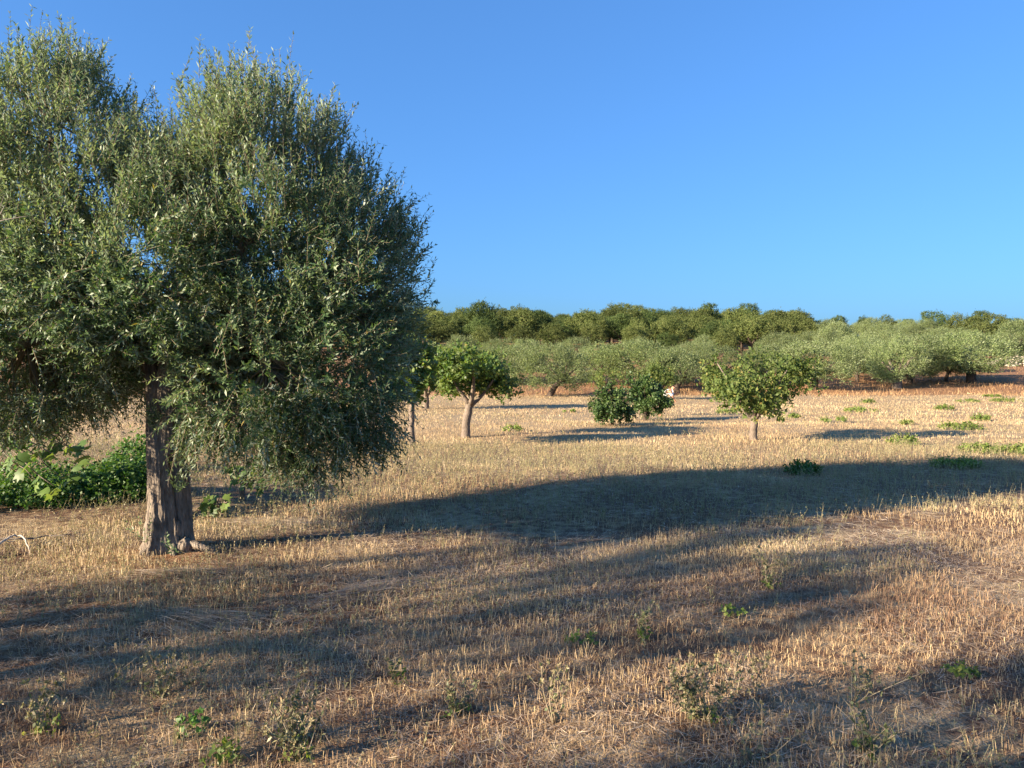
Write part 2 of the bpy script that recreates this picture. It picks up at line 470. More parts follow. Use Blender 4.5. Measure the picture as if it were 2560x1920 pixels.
# ------------------------------------------------------------------ big near olive tree
T0 = hit(420, 1372)                                   # foot of the trunk
def near_olive(r_, n_cl=940, per=16, n_in=250):
    """one detailed olive in coordinates relative to its foot; returns dict of Acc"""
    out = {}
    s = 8.3 / FPX                                     # metres per photograph pixel at the tree
    # --- trunk: two fused stems with root flare and knobs
    tr = Acc()
    def stem(path, rad, segs, flare, seed, n=110, lobes=5):
        p = curve_path(path, n)
        rr = np.interp(np.linspace(0, 1, n), np.linspace(0, 1, len(rad)), rad)
        V = []
        for k in range(n):
            th = np.linspace(0, 2 * np.pi, segs, endpoint=False)
            z = p[k][2]
            tw = th + 0.5 * z
            fl = flare * math.exp(-max(z, 0) / 0.2)
            prof = 1 + 0.035 * np.cos(lobes * tw + seed) + 0.025 * np.cos((2 * lobes - 1) * tw + 2 * seed)
            prof += 0.20 * (fbm(th * 3.2 + seed * 3, np.full(segs, z * 2.4), 3) - 0.5)
            prof += 0.15 * (vnoise(np.cos(th) * 9 + np.sin(th) * 5 + seed * 7 + 40, np.full(segs, z * 2.2) + 9) - 0.5)
            prof += 0.10 * (vnoise(th * 9 + seed, np.full(segs, z * 7)) - 0.5) + 0.07 * (vnoise(th * 22 + seed, np.full(segs, z * 16)) - 0.5)
            R = rr[k] * prof + fl * (0.35 + 0.65 * np.clip(np.cos(lobes * th + seed * 2), 0, 1) ** 1.5)
            V.append(p[k] + np.stack([np.cos(th) * R, np.sin(th) * R, np.zeros(segs)], 1))
        V = np.concatenate(V)
        i, j = np.meshgrid(np.arange(n - 1), np.arange(segs), indexing='ij')
        a, b = i * segs + j, i * segs + (j + 1) % segs
        tr.add(V, [np.stack([a, b, b + segs, a + segs], -1).reshape(-1, 4)], 0.5)
    stem([(-0.03, 0, -0.12), (-0.04, 0, 0.5), (-0.06, 0, 1.0), (-0.08, 0.02, 1.25)], [0.170, 0.142, 0.128, 0.125], 84, 0.10, 1.3)
    stem([(0.12, 0.05, -0.12), (0.11, 0.06, 0.5), (0.08, 0.07, 1.0), (0.04, 0.08, 1.35)], [0.118, 0.10, 0.095, 0.09], 64, 0.04, 2.9, lobes=4)
    stem([(0.0, 0.02, 1.0), (0.03, 0.02, 1.5), (0.05, 0.04, 1.95), (0.09, 0.06, 2.5)], [0.12, 0.112, 0.11, 0.09], 64, 0, 0.7)
    stem([(-0.12, 0.03, 0.95), (-0.14, 0.06, 1.3), (-0.19, 0.12, 1.8), (-0.40, 0.15, 2.5)], [0.09, 0.085, 0.085, 0.07], 32, 0, 4.1)
    stem([(0.10, 0.10, 1.1), (0.16, 0.12, 1.5), (0.30, 0.12, 2.0), (0.6, 0.05, 2.6)], [0.08, 0.085, 0.08, 0.06], 30, 0, 5.2)
    # burl on the left of the foot, knob on the right, roots
    for (c, rad, sd) in (((-0.145, -0.04, 0.16), (0.085, 0.10, 0.22), 1), ((-0.15, -0.03, 0.33), (0.06, 0.07, 0.11), 2), ((0.13, -0.05, 0.22), (0.045, 0.05, 0.10), 3),
                         ((0.20, -0.04, 0.04), (0.09, 0.10, 0.10), 4)):
        th, ph = np.meshgrid(np.linspace(0, 2 * np.pi, 20, endpoint=False), np.linspace(0, np.pi, 12), indexing='ij')
        R = 1 + 0.35 * (fbm(th * 1.9 + sd * 5, ph * 2.2 + sd, 3) - 0.5)
        V = np.stack([np.cos(th) * np.sin(ph) * R, np.sin(th) * np.sin(ph) * R, np.cos(ph) * R], -1) * np.array(rad) + np.array(c)
        i, j = np.meshgrid(np.arange(20), np.arange(11), indexing='ij')
        q = np.stack([i * 12 + j, i * 12 + j + 1, ((i + 1) % 20) * 12 + j + 1, ((i + 1) % 20) * 12 + j], -1).reshape(-1, 4)
        tr.add(V.reshape(-1, 3), [q], 0.5)
    for pts, r0 in (([(0.18, -0.04, 0.10), (0.36, -0.08, 0.05), (0.52, -0.08, -0.03), (0.62, -0.06, -0.10)], 0.048), ([(-0.1, -0.08, 0.08), (-0.15, -0.18, 0.0), (-0.2, -0.28, -0.10)], 0.055),
                    ([(0.08, -0.08, 0.07), (0.13, -0.17, 0.0), (0.2, -0.27, -0.10)], 0.05)):
        V, Fq = tube_arr(curve_path(pts, 10, 0.008, r_), np.linspace(r0, r0 * 0.45, 10), 10, 0.2, r_)
        tr.add(V, Fq, 0.5)
    out['trunk'] = tr
    # --- crown volume: overlapping lobes (x right, y away, z up; metres from the foot)
    B = [((-1.2, 0.1, 3.72), (0.95, 0.98, 1.42)), ((-2.05, 0.2, 3.0), (0.95, 1.0, 1.45)),
         ((1.14, 0.0, 3.45), (0.86, 0.95, 1.42)), ((0.98, -0.1, 4.0), (0.5, 0.6, 0.85)),
         ((1.74, 0.1, 2.75), (0.80, 0.95, 1.2)), ((1.86, 0.0, 2.05), (0.62, 0.85, 0.95)),
         ((-1.5, -0.2, 2.15), (1.25, 1.0, 0.9)), ((-0.1, -0.55, 2.85), (1.1, 0.75, 0.8)),
         ((-0.1, 0.85, 2.75), (1.7, 0.85, 1.2)), ((-0.05, 0.2, 3.45), (0.75, 0.85, 0.85)),
         ((1.15, -0.3, 1.95), (0.9, 0.75, 0.85)), ((0.62, -0.25, 1.6), (0.45, 0.5, 0.45)), ((-1.75, 0.0, 1.75), (0.95, 0.8, 0.5)),
         ((1.93, 0.0, 1.48), (0.45, 0.55, 0.42)), ((1.5, -0.15, 1.15), (0.32, 0.35, 0.36)), ((-0.1, -0.35, 3.4), (0.75, 0.65, 0.7))]
    out['blobs'] = B
    P, Nn = blob_clumps(B, n_cl, r_, 0.80, 1.03, 0.80)
    if n_in:
        Pi, Ni = blob_clumps(B, n_in, r_, 0.45, 0.8, 0.5)
        P, Nn = np.concatenate([P, Pi]), np.concatenate([Nn, Ni])
    # limbs: from the fork to a handful of lobes
    tops = [(0.09, 0.06, 2.5), (-0.40, 0.15, 2.5), (0.6, 0.05, 2.6)]
    limbs = []
    for bi, src in ((0, 1), (1, 1), (2, 2), (3, 0), (4, 2), (6, 1), (8, 0), (10, 2)):
        c = np.array(B[bi][0]); sp = np.array(tops[src])
        end = c + np.array([0, 0, B[bi][1][2] * 0.55])
        mid = (sp + c) / 2 + r_.normal(0, 0.12, 3)
        pth = curve_path([sp - np.array([0, 0, 0.25]), sp, mid, c, end], 16, 0.02, r_)
        ac = Acc(); V, Fq = tube_arr(pth, np.linspace(0.075, 0.015, 16), 9, 0.08, r_); ac.add(V, Fq, 0.5)
        limbs.append((ac, pth))
    out['limbs'] = [l[0] for l in limbs]
    allp = np.concatenate([l[1] for l in limbs])
    # secondary branches to clumps
    tw = Acc()
    for k in range(0, len(P), 3):
        d = np.linalg.norm(allp - P[k], axis=1)
        q = allp[int(np.argmin(d))]
        mid = (q + P[k]) / 2 + r_.normal(0, 0.06, 3) + np.array([0, 0, -0.05])
        V, Fq = tube_arr(curve_path([q, mid, P[k]], 6), np.linspace(0.016, 0.004, 6), 4, 0, r_)
        tw.add(V, Fq, 0.25)
    # shoots per clump
    O = np.repeat(P, per, 0) + r_.normal(0, 0.115, (len(P) * per, 3))
    nn = np.repeat(Nn, per, 0)
    top = sstep(2.6, 4.3, O[:, 2])[:, None]
    low = (1 - sstep(1.2, 2.4, O[:, 2]))[:, None]
    up = np.array([0, 0, 1.0])
    Dr = unit(nn * (0.75 - 0.25 * top) + up * (0.25 + 0.95 * top - 0.45 * low) + r_.normal(0, 0.38, O.shape))
    Ln = r_.uniform(0.14, 0.42, len(O))
    bend = up * (0.10 + 0.15 * top - 0.30 * low) + r_.normal(0, 0.12, O.shape)
    O = O - Dr * (0.35 * Ln)[:, None]
    mid_ = O + Dr * Ln[:, None] * 0.6
    keep = ~((np.abs(mid_[:, 0] + 0.02) < 0.30) & (mid_[:, 1] < 0.15) & (mid_[:, 2] < 1.98)) & (mid_[:, 2] > np.where(mid_[:, 0] < -0.3, 1.22, 0.72) + r_.normal(0, 0.1, len(O)))
    O, Dr, Ln, bend = O[keep], Dr[keep], Ln[keep], bend[keep]
    # a few long whips breaking the outline
    fol = Acc()
    Pl, Dl, Nl, L, W = shoots_to_leaves(O, Dr, Ln, bend, 10, 0.066, 0.0190, r_, skip=0.04)
    V, Fq = leaf_quads(Pl, Dl, Nl, L, W)
    tint = np.clip(r_.beta(2.2, 2.6, len(Pl)) * 0.96, 0, 0.96)
    tint[r_.random(len(Pl)) < 0.012] = r_.uniform(0.97, 1.0)
    fol.add(V, [Fq], np.repeat(tint, 4))
    ends = O + Dr * Ln[:, None] + bend * Ln[:, None]
    V, Fq = twig_prisms(O, ends, 0.0032, 0.0014); tw.add(V, [Fq], np.repeat(r_.uniform(0.2, 0.9, len(O)), 6))
    Pw, Nw = blob_clumps(B, 150, r_, 0.94, 1.03, 0.95)
    ok_ = ~((np.abs(Pw[:, 0]) < 0.4) & (Pw[:, 2] < 2.1) & (Pw[:, 1] < 0.2)) & (Pw[:, 2] > np.where(Pw[:, 0] < -0.3, 1.6, 1.15))
    Pw, Nw = Pw[ok_], Nw[ok_]
    hi = Pw[:, 2] > 2.2
    Dw = unit(Nw * 0.5 + np.where(hi, 1.0, -0.5)[:, None] * up + r_.normal(0, 0.22, Pw.shape))
    Lw = r_.uniform(0.22, 0.48, len(Pw))
    bw = r_.normal(0, 0.12, Pw.shape) + np.where(hi, 0.05, -0.35)[:, None] * up
    Pl, Dl, Nl, L, W = shoots_to_leaves(Pw - Dw * 0.12, Dw, Lw, bw, 10, 0.064, 0.018, r_, skip=0.04)
    V, Fq = leaf_quads(Pl, Dl, Nl, L, W)
    fol.add(V, [Fq], np.repeat(np.clip(r_.beta(2.6, 2.2, len(Pl)), 0, 0.95), 4))
    V, Fq = twig_prisms(Pw - Dw * 0.12, Pw + Dw * Lw[:, None] + bw * Lw[:, None], 0.003, 0.0012); tw.add(V, [Fq], 0.6)
    out['foliage'], out['twigs'] = fol, tw
    # pale dead twigs in the left dome
    dead = Acc()
    for k in range(26):
        st = np.array([-1.35, -1.0, 3.05]) + r_.normal(0, 0.16, 3)
        e = st + np.array([r_.uniform(-0.45, 0.55), r_.uniform(-0.35, 0.05), r_.uniform(-0.55, 0.45)])
        V, Fq = tube_arr(curve_path([st, (st + e) / 2 + r_.normal(0, 0.06, 3), e], 6), np.linspace(0.0055, 0.002, 6), 4, 0, r_)
        dead.add(V, Fq, r_.uniform(0.5, 1))
    out['dead'] = dead
    # sucker shoots at the foot and low on the trunk
    suck = []
    for (x, y, z, l, nsh) in ((-0.10, -0.24, 0.10, 0.34, 4), (0.16, -0.30, 0.02, 0.24, 3), (0.20, -0.12, 0.65, 0.22, 7), (-0.05, -0.20, 1.30, 0.22, 9), (0.02, -0.19, 1.35, 0.25, 9), (0.25, -0.1, 0.85, 0.3, 9)):
        O = np.array([[x, y, z]]) + r_.normal(0, 0.035, (nsh, 3))
        D = unit(np.array([[0.0, -0.35, 0.9]]) + r_.normal(0, 0.35, (nsh, 3)))
        Pl, Dl, Nl, L, W = shoots_to_leaves(O, D, np.full(nsh, l), r_.normal(0, 0.1, (nsh, 3)), 8, 0.05, 0.015, r_)
        ac = Acc(); V, Fq = leaf_quads(Pl, Dl, Nl, L, W); ac.add(V, [Fq], np.repeat(r_.uniform(0.2, 0.9, len(Pl)), 4))
        suck.append(ac)
    out['suck'] = suck
    return out

NO = near_olive(np.random.default_rng(21))
olive = thing("olive_tree", "big near olive with two domed crowns and a thick gnarled double trunk", "tree", T0)
link("trunk", NO['trunk'].mesh("olive_trunk"), M['bark_olive'], olive, smooth=True)
for ac in NO['limbs']:
    link("limb", ac.mesh("olive_limb"), M['bark_olive'], olive, smooth=True)
link("twigs", NO['twigs'].mesh("olive_twigs"), M['twig'], olive, kind="stuff")
link("crown", NO['foliage'].mesh("olive_foliage"), M['olive'], olive, kind="stuff")
dd = link("dead_twigs", NO['dead'].mesh("olive_dead_twigs"), M['dead'], olive)
dd["label"] = "pale leafless twigs hanging in the left dome"
for ac in NO['suck']:
    link("sucker_shoot", ac.mesh("olive_sucker"), M['olive'], olive, kind="stuff")

# neighbours of the near olive left of and behind the viewpoint: their shade lies over the foreground
NB = near_olive(np.random.default_rng(22), 430, 12, 0)
NBM = {k: NB[k].mesh("neighbour_" + k) for k in ('twigs', 'foliage')}
NBM['trunk'] = bpy.data.meshes["olive_trunk"]
NBL = [ac.mesh("neighbour_limb") for ac in NB['limbs']]
for k, (sv, vv, rz, sc) in enumerate(((-7.7, 6.1, 2.0, (0.66, 0.85, 1.0)), (-6.6, 1.9, 4.0, (0.95, 0.9, 0.86)))):
    x, y = sv * SHD[0] - vv * SHD[1], sv * SHD[1] + vv * SHD[0]
    t = thing("olive_tree", ("olive tree just left of the viewpoint, its shade crossing the foreground stubble",
                             "olive tree behind the viewpoint, its shade in the lower right corner")[k], "tree", (x, y, gz(x, y)), rz)
    t.scale = sc
    link("trunk", NBM['trunk'], M['bark_olive'], t, smooth=True)
    for me in NBL:
        link("limb", me, M['bark_olive'], t, smooth=True)
    link("twigs", NBM['twigs'], M['twig'], t, kind="stuff")
    link("crown", NBM['foliage'], M['olive'], t, kind="stuff")

# ------------------------------------------------------------------ orchard olives (prototypes and copies)
def crown_mesh(name, blobs, n_cl, per, spread, leafL, leafW, r_, upbias, K=4, Lsh=(0.25, 0.5), inner=0.8, skip=0.0, ang=0.6, lo=0.75):
    P, Nn = blob_clumps(blobs, n_cl, r_, lo, 1.02, inner)
    O = np.repeat(P, per, 0) + r_.normal(0, spread, (n_cl * per, 3))
    nn = np.repeat(Nn, per, 0)
    D = unit(nn * 0.8 + np.array([0, 0, upbias]) + r_.normal(0, 0.4, O.shape))
    Ln = r_.uniform(Lsh[0], Lsh[1], len(O))
    Pl, Dl, Nl, L, W = shoots_to_leaves(O - D * 0.12, D, Ln, r_.normal(0, 0.1, O.shape), K, leafL, leafW, r_, ang=ang, skip=skip)
    V, Fq = leaf_quads(Pl, Dl, Nl, L, W)
    ac = Acc()
    cl = np.repeat(np.repeat(r_.uniform(-0.18, 0.18, n_cl), per), K)
    cl = np.concatenate([cl, cl])
    cl = cl if len(cl) == len(Pl) else np.zeros(len(Pl))
    ac.add(V, [Fq], np.repeat(np.clip(r_.beta(2, 2, len(Pl)) + cl, 0, 1), 4))
    return ac.mesh(name)

def small_trunk(name, h, r0, lean, fork, r_, segs=9, n_br=4, reach=0.9):
    ac = Acc()
    top = np.array([lean[0], lean[1], h])
    V, Fq = tube_arr(curve_path([(0, 0, -0.15), (lean[0] * 0.35, lean[1] * 0.35, h * 0.5), top], 12, 0.01, r_),
                     np.concatenate([[r0 * 1.45, r0 * 1.15], np.linspace(r0, r0 * 0.85, 10)]), segs, 0.08, r_)
    ac.add(V, Fq, 0.5)
    for k in range(n_br):
        th = 2 * np.pi * (k + r_.uniform(-0.2, 0.2)) / n_br
        e = top + np.array([math.cos(th) * reach, math.sin(th) * reach, fork * r_.uniform(0.7, 1.2)])
        m = top + (e - top) * 0.5 + np.array([0, 0, -0.08]) + r_.normal(0, 0.04, 3)
        V, Fq = tube_arr(curve_path([top - np.array([0, 0, 0.15]), m, e], 8), np.linspace(r0 * 0.62, r0 * 0.14, 8), 7, 0.08, r_)
        ac.add(V, Fq, 0.5)
    return ac.mesh(name)

def olive_proto(seed):
    r_ = np.random.default_rng(seed)
    B = [((0, 0, 2.15), (1.4, 1.4, 1.25))]
    n = int(r_.integers(5, 8))
    for k in range(n):
        th = 2 * np.pi * (k + r_.uniform(-0.45, 0.45)) / n
        rr = r_.uniform(0.7, 1.35)
        B.append(((math.cos(th) * rr, math.sin(th) * rr, r_.uniform(1.45, 2.35)), (r_.uniform(0.6, 1.05), r_.uniform(0.6, 1.05), r_.uniform(0.7, 1.2))))
    cr = crown_mesh("orchard_olive_crown", B, 270, 11, 0.14, 0.13, 0.038, r_, 0.75, K=3)
    tk = small_trunk("orchard_olive_trunk", 1.0, 0.17, (r_.uniform(-0.3, 0.3), r_.uniform(-0.2, 0.2)), 1.1, 0 or r_, n_br=4)
    co = np.empty(len(cr.vertices) * 3, np.float32); cr.vertices.foreach_get("co", co)
    co = co.reshape(-1, 3)
    w = np.percentile(co[:, 0], 99) - np.percentile(co[:, 0], 1)
    return cr, tk, w, np.percentile(co[:, 2], 99.5)
OP = [olive_proto(100 + k) for k in range(7)]

def orchard_olive(loc, variant, scale, rotz, label, group, name="orchard_olive"):
    cr, tk, w, h = OP[variant]
    t = thing(name, label, "tree", loc, rotz, group)
    t.scale = scale
    link("trunk", tk, M['bark_dark'], t, smooth=True)
    link("crown", cr, M['olive_far'], t, kind="stuff")
    return t

ORD = ["first", "second", "third", "fourth", "fifth", "sixth", "seventh", "eighth", "ninth", "tenth", "eleventh", "twelfth", "thirteenth", "fourteenth",
       "fifteenth", "sixteenth", "seventeenth", "eighteenth", "nineteenth", "twentieth", "twenty-first", "twenty-second", "twenty-third", "twenty-fourth",
       "twenty-fifth", "twenty-sixth", "twenty-seventh", "twenty-eighth", "twenty-ninth", "thirtieth"] + ["%dth" % k for k in range(31, 90)]

# front olives along the far edge of the field: foot pixel, crown width in pixels, top row pixel, label
FRONT = [
    (1180, 962, 130, 868, "olive behind the yellowing fig, half hidden by its leaves"),
    (1287, 958, 130, 866, "olive between the fig and the leaning olive, slim dark trunk"),
    (1373, 991, 172, 864, "olive with a leaning dark trunk, nearest at the field edge"),
    (1500, 962, 120, 862, "olive behind the left dark shrub, rounded and dense"),
    (1594, 965, 170, 856, "broad olive behind the two dark shrubs, pale short trunk"),
    (1690, 978, 130, 876, "open olive with crooked dark trunk beside the white-shirted person"),
    (1790, 962, 130, 868, "olive right behind the loose tree with spreading branches"),
    (1905, 960, 120, 866, "olive behind the loose tree's right side, crown low"),
    (2036, 974, 150, 856, "round olive just right of the loose tree, dark short trunk"),
    (2143, 944, 100, 850, "olive set back in a gap, black upright trunk showing clear"),
    (2242, 970, 120, 846, "olive with the thick pale stump-like trunk at the field edge"),
    (2275, 958, 150, 842, "olive close behind the pale-stump olive, thin black trunk"),
    (2428, 957, 190, 836, "wide low olive at the right, foliage nearly touching the ground"),
    (2552, 897, 110, 802, "olive cut by the right edge of view above the stone heap"),
]
for k, (px, py, wpx, tpy, lab) in enumerate(FRONT):
    p = hit(px, py)
    v = k % 7
    cr, tk, w, h = OP[v]
    sx = 1.15 * wpx * p[1] / FPX / w
    sz = 1.04 * (py - tpy) * p[1] / FPX / h
    t = orchard_olive(p, v, (sx, sx, sz), (0.0, 2.1, 4.0)[k % 3] * (0 if k in (2, 5, 10) else 1), lab, None)
    if k in (2, 5, 10):                               # trunks that show clearly: leaning, crooked, pale stump
        tk2 = small_trunk("shown_trunk", (1.15, 1.25, 0.95)[(2, 5, 10).index(k)], (0.16, 0.15, 0.30)[(2, 5, 10).index(k)],
                          ((0.75, 0), (0.35, 0), (0.0, 0))[(2, 5, 10).index(k)], 1.1, np.random.default_rng(700 + k), n_br=4)
        old = [c for c in t.children if c.name.startswith("trunk")][0]
        old.data = tk2
        tk2.materials.append(M['bark_pale'] if k == 10 else M['bark_dark'])
# rows behind, on the rising red earth
ROWS = ["second", "third", "fourth", "fifth", "sixth", "seventh", "eighth", "ninth", "tenth", "eleventh", "twelfth", "thirteenth", "fourteenth", "fifteenth", "sixteenth", "seventeenth"]
ry = 66.0
rowk = 0
rr_ = np.random.default_rng(5)
while ry < 196:
    row = []
    step = 6.6 + 0.012 * ry
    x = -0.24 * ry + rr_.uniform(0, step) if ry < 86 else 0.33 * ry + rr_.uniform(0, step)
    while x < 0.72 * ry + 6:
        row.append((x + rr_.normal(0, 0.8), ry + rr_.normal(0, 1.0)))
        x += step * rr_.uniform(0.85, 1.2)
    for q, (x, y) in enumerate(row):
        v = int(rr_.integers(0, 7)); s = rr_.uniform(0.82, 1.18)
        if x / y > 0.60 and y < 88:
            continue
        if x / y < 0.36:
            s *= 0.84
        orchard_olive((x, y, gz(x, y) - 0.05), v, (s * 1.08, s * 1.08, s * rr_.uniform(0.9, 1.1)), rr_.uniform(0, 6.28),
                      "grove olive, %s row back from the field, %s from the left" % (ROWS[rowk], ORD[q]), "olive grove behind the field")
    ry += 7.2 + 0.02 * ry
    rowk += 1

# ------------------------------------------------------------------ wooded hill
def oak_proto(seed, dark):
    r_ = np.random.default_rng(seed)
    B = [((0, 0, 3.6), (1.7, 1.7, 1.5))]
    n = 10
    for k in range(n):
        th = 2 * np.pi * k * 0.381966 * 1.0 + r_.uniform(-0.4, 0.4)
        z = r_.uniform(2.0, 5.0)
        rr = (2.1 - 0.32 * abs(z - 2.8)) * r_.uniform(0.75, 1.1)
        B.append(((math.cos(th) * rr, math.sin(th) * rr, z), (r_.uniform(0.8, 1.3), r_.uniform(0.8, 1.3), r_.uniform(0.7, 1.1))))
    B.append(((r_.uniform(-0.4, 0.4), 0, 4.9), (1.1, 1.1, 0.9)))
    cr = crown_mesh("oak_crown", B, 250, 14, 0.20, 0.175, 0.105, r_, 0.25, K=2, Lsh=(0.2, 0.4), ang=0.9)
    tk = small_trunk("oak_trunk", 1.7, 0.22, (r_.uniform(-0.3, 0.3), 0.1), 1.6, r_, n_br=5, reach=1.3)
    return cr, tk
KP = [oak_proto(300 + k, 0) for k in range(6)]
for cr, tk in KP:
    cr.materials.append(M['oak'])
def oak(loc, v, dark, scale, rotz, label, group, name="oak_tree"):
    cr, tk = KP[v]
    t = thing(name, label, "tree", loc, rotz, group)
    t.scale = scale
    link("trunk", tk, M['bark_dark'], t, smooth=True)
    o = link("crown", cr, M['oak'], t, kind="stuff")
    if dark:
        o.material_slots[0].link = 'OBJECT'
        o.material_slots[0].material = M['oak_dark']
    return t
rk = np.random.default_rng(9)
oy, rowk = 100.0, 0
WR = ["front", "second", "third", "fourth", "fifth", "sixth", "seventh", "eighth", "ninth", "tenth", "eleventh", "twelfth", "thirteenth", "fourteenth"]
while oy < 205:
    x0, x1 = -0.36 * oy, (0.375 + 0.0 * oy) * oy
    x = x0 + rk.uniform(0, 5)
    q = 0
    while x < x1:
        yy = oy + rk.normal(0, 1.8)
        s = rk.uniform(0.72, 1.15) * (0.72, 0.85)[rowk] if rowk < 2 else rk.uniform(0.75, 1.15)
        dk = rk.random() < 0.38
        if rowk == 0 and rk.random() < 0.25:
            x += 5; continue
        oak((x, yy, gz(x, yy) - 0.1), int(rk.integers(0, 6)), dk, (s * rk.uniform(0.95, 1.25), s * 1.1, s * rk.uniform(0.85, 1.1)), rk.uniform(0, 6.28),
            "%s oak in the %s rank of the wooded hill, %s from the left" % ("dark green" if dk else "olive-green", WR[rowk], ORD[q]), "oaks of the wooded hill")
        q += 1
        x += rk.uniform(4.2, 7.2)
    oy += 8.5
    rowk += 1
# single trees standing out of the grove on the right
for (px, top, wpx, y, dk, lab) in (
        (1985, 776, 90, 135, 0, "tall brownish-green oak ending the wooded hill on the right"),
        (2050, 800, 60, 175, 1, "low dark tree on the skyline just right of the wooded hill"),
        (2092, 789, 44, 170, 1, "small dark tree on the skyline with a flat rounded top"),
        (2155, 789, 42, 168, 1, "isolated dark tree alone on the skyline, right of centre grove"),
        (2213, 786, 48, 166, 0, "light green feathery tree on the skyline above the grove"),
        (2272, 797, 46, 172, 1, "very low brown-green tree barely breaking the skyline"),
        (2335, 777, 70, 165, 1, "large dark round-topped tree on the right skyline"),
        (2390, 782, 56, 120, 0, "pale olive-brown oak in the grove, left of the big right oak"),
        (2460, 780, 100, 118, 0, "biggest oak in the right part of the grove, brownish crown"),
        (2440, 777, 60, 160, 1, "dark tree peeping over the big right oak"),
        (2530, 795, 80, 150, 1, "dark tree at the right end of the skyline")):
    x = (px - 1280) / FPX * y
    zg = gz(x, y)
    zt = at(px, top, y)[2]
    h = max(zt - zg, 2.0)
    oak((x, y, zg), int(rk.integers(0, 6)), dk, (wpx * y / FPX / 5.6, wpx * y / FPX / 5.6, h / 5.9), rk.uniform(0, 6), lab, None, "lone_tree")

# ------------------------------------------------------------------ fruit trees in the field
def fruit_tree(name, label, foot_px, crown_px, leaf, mat, n_cl, per, seed, trunk_w_px, bark, lean=0, fork_px=None, upbias=0.1, K=3, blob_n=8, flat=0.8, y_off=0, branches=4, lo=0.6, inner=0.7, cat="tree"):
    """crown_px = (left, right, top, bottom) in the photograph"""
    r_ = np.random.default_rng(seed)
    p = hit(*foot_px)
    m = p[1] / FPX
    l, r, tp, bt = crown_px
    cx, cw = ((l + r) / 2 - foot_px[0]) * m, (r - l) * m / 2
    z0, z1 = (foot_px[1] - bt) * m, (foot_px[1] - tp) * m
    zc, ch = (z0 + z1) / 2, (z1 - z0) / 2
    B = [((cx, 0, zc), (cw * 0.6, cw * 0.58, ch * 0.74))]
    for k in range(blob_n):
        th = 2 * np.pi * (k + r_.uniform(-0.25, 0.25)) / blob_n
        f = r_.uniform(0.5, 0.78)
        B.append(((cx + math.cos(th) * cw * f, math.sin(th) * cw * f, zc + r_.uniform(-0.45, 0.4) * ch), (cw * r_.uniform(0.26, 0.42), cw * r_.uniform(0.26, 0.42), ch * r_.uniform(0.3, 0.5))))
    t = thing(name, label, cat, p)
    h = (foot_px[1] - fork_px) * m
    tk = small_trunk(name + "_trunk", h, trunk_w_px * m / 2, (lean * m, 0), max(z1 - h, 0.3) * 0.6, r_, 12, branches, cw * 0.6)
    link("trunk", tk, bark, t, smooth=True)
    link("crown", crown_mesh(name + "_crown", B, n_cl, per, cw * 0.09, leaf[0], leaf[1], r_, upbias, K=K, Lsh=(0.1, 0.28), inner=inner, ang=0.95, lo=lo), mat, t, kind="stuff")
    return t, p, m

fruit_tree("fig_tree", "green fig with a stout pale trunk forking into a Y, standing in the stubble", (1163, 1094), (1048, 1284, 852, 1010), (0.10, 0.08), M['fig'], 140, 10, 41, 22, M['bark_pale'], lean=14, fork_px=1000, branches=4)
fruit_tree("loose_tree", "loose light-green tree with one straight trunk, alone right of centre", (1884, 1100), (1738, 2046, 858, 1066), (0.11, 0.065), M['persimmon'], 125, 10, 42, 20, M['bark_pale'], lean=2, fork_px=1035, branches=6, lo=0.45, inner=0.6)
fruit_tree("dark_shrub_tree", "left one of two small dark shrubby trees, thin stem", (1531, 1064), (1474, 1590, 942, 1070), (0.10, 0.06), M['citrus'], 110, 8, 43, 8, M['bark_dark'], fork_px=1035)
fruit_tree("dark_shrub_tree", "right one of two small dark shrubby trees, fuller crown", (1614, 1052), (1556, 1672, 926, 1060), (0.10, 0.06), M['citrus'], 130, 9, 44, 11, M['bark_dark'], fork_px=1015)
fruit_tree("yellow_tree", "yellow-green small tree behind the right dark shrub", (1650, 1000), (1596, 1694, 900, 985), (0.13, 0.09), M['persimmon'], 80, 8, 45, 10, M['bark_dark'], fork_px=975)
fruit_tree("dry_bush", "brownish sparse bush behind the left dark shrub", (1510, 1000), (1470, 1570, 908, 985), (0.12, 0.05), M['persimmon'], 50, 7, 46, 8, M['bark_dark'], fork_px=980)
fruit_tree("fig_tree", "fig with yellowing leaves behind the near olive's right edge, short grey trunk", (1066, 1022), (985, 1190, 848, 1005), (0.15, 0.12), M['fig'], 130, 9, 47, 14, M['bark_pale'], fork_px=985)
fruit_tree("slim_fig", "slim grey-stemmed fig half hidden behind the near olive's right skirt", (1030, 1118), (930, 1095, 810, 1020), (0.13, 0.11), M['fig'], 100, 8, 48, 15, M['bark_pale'], fork_px=1000)

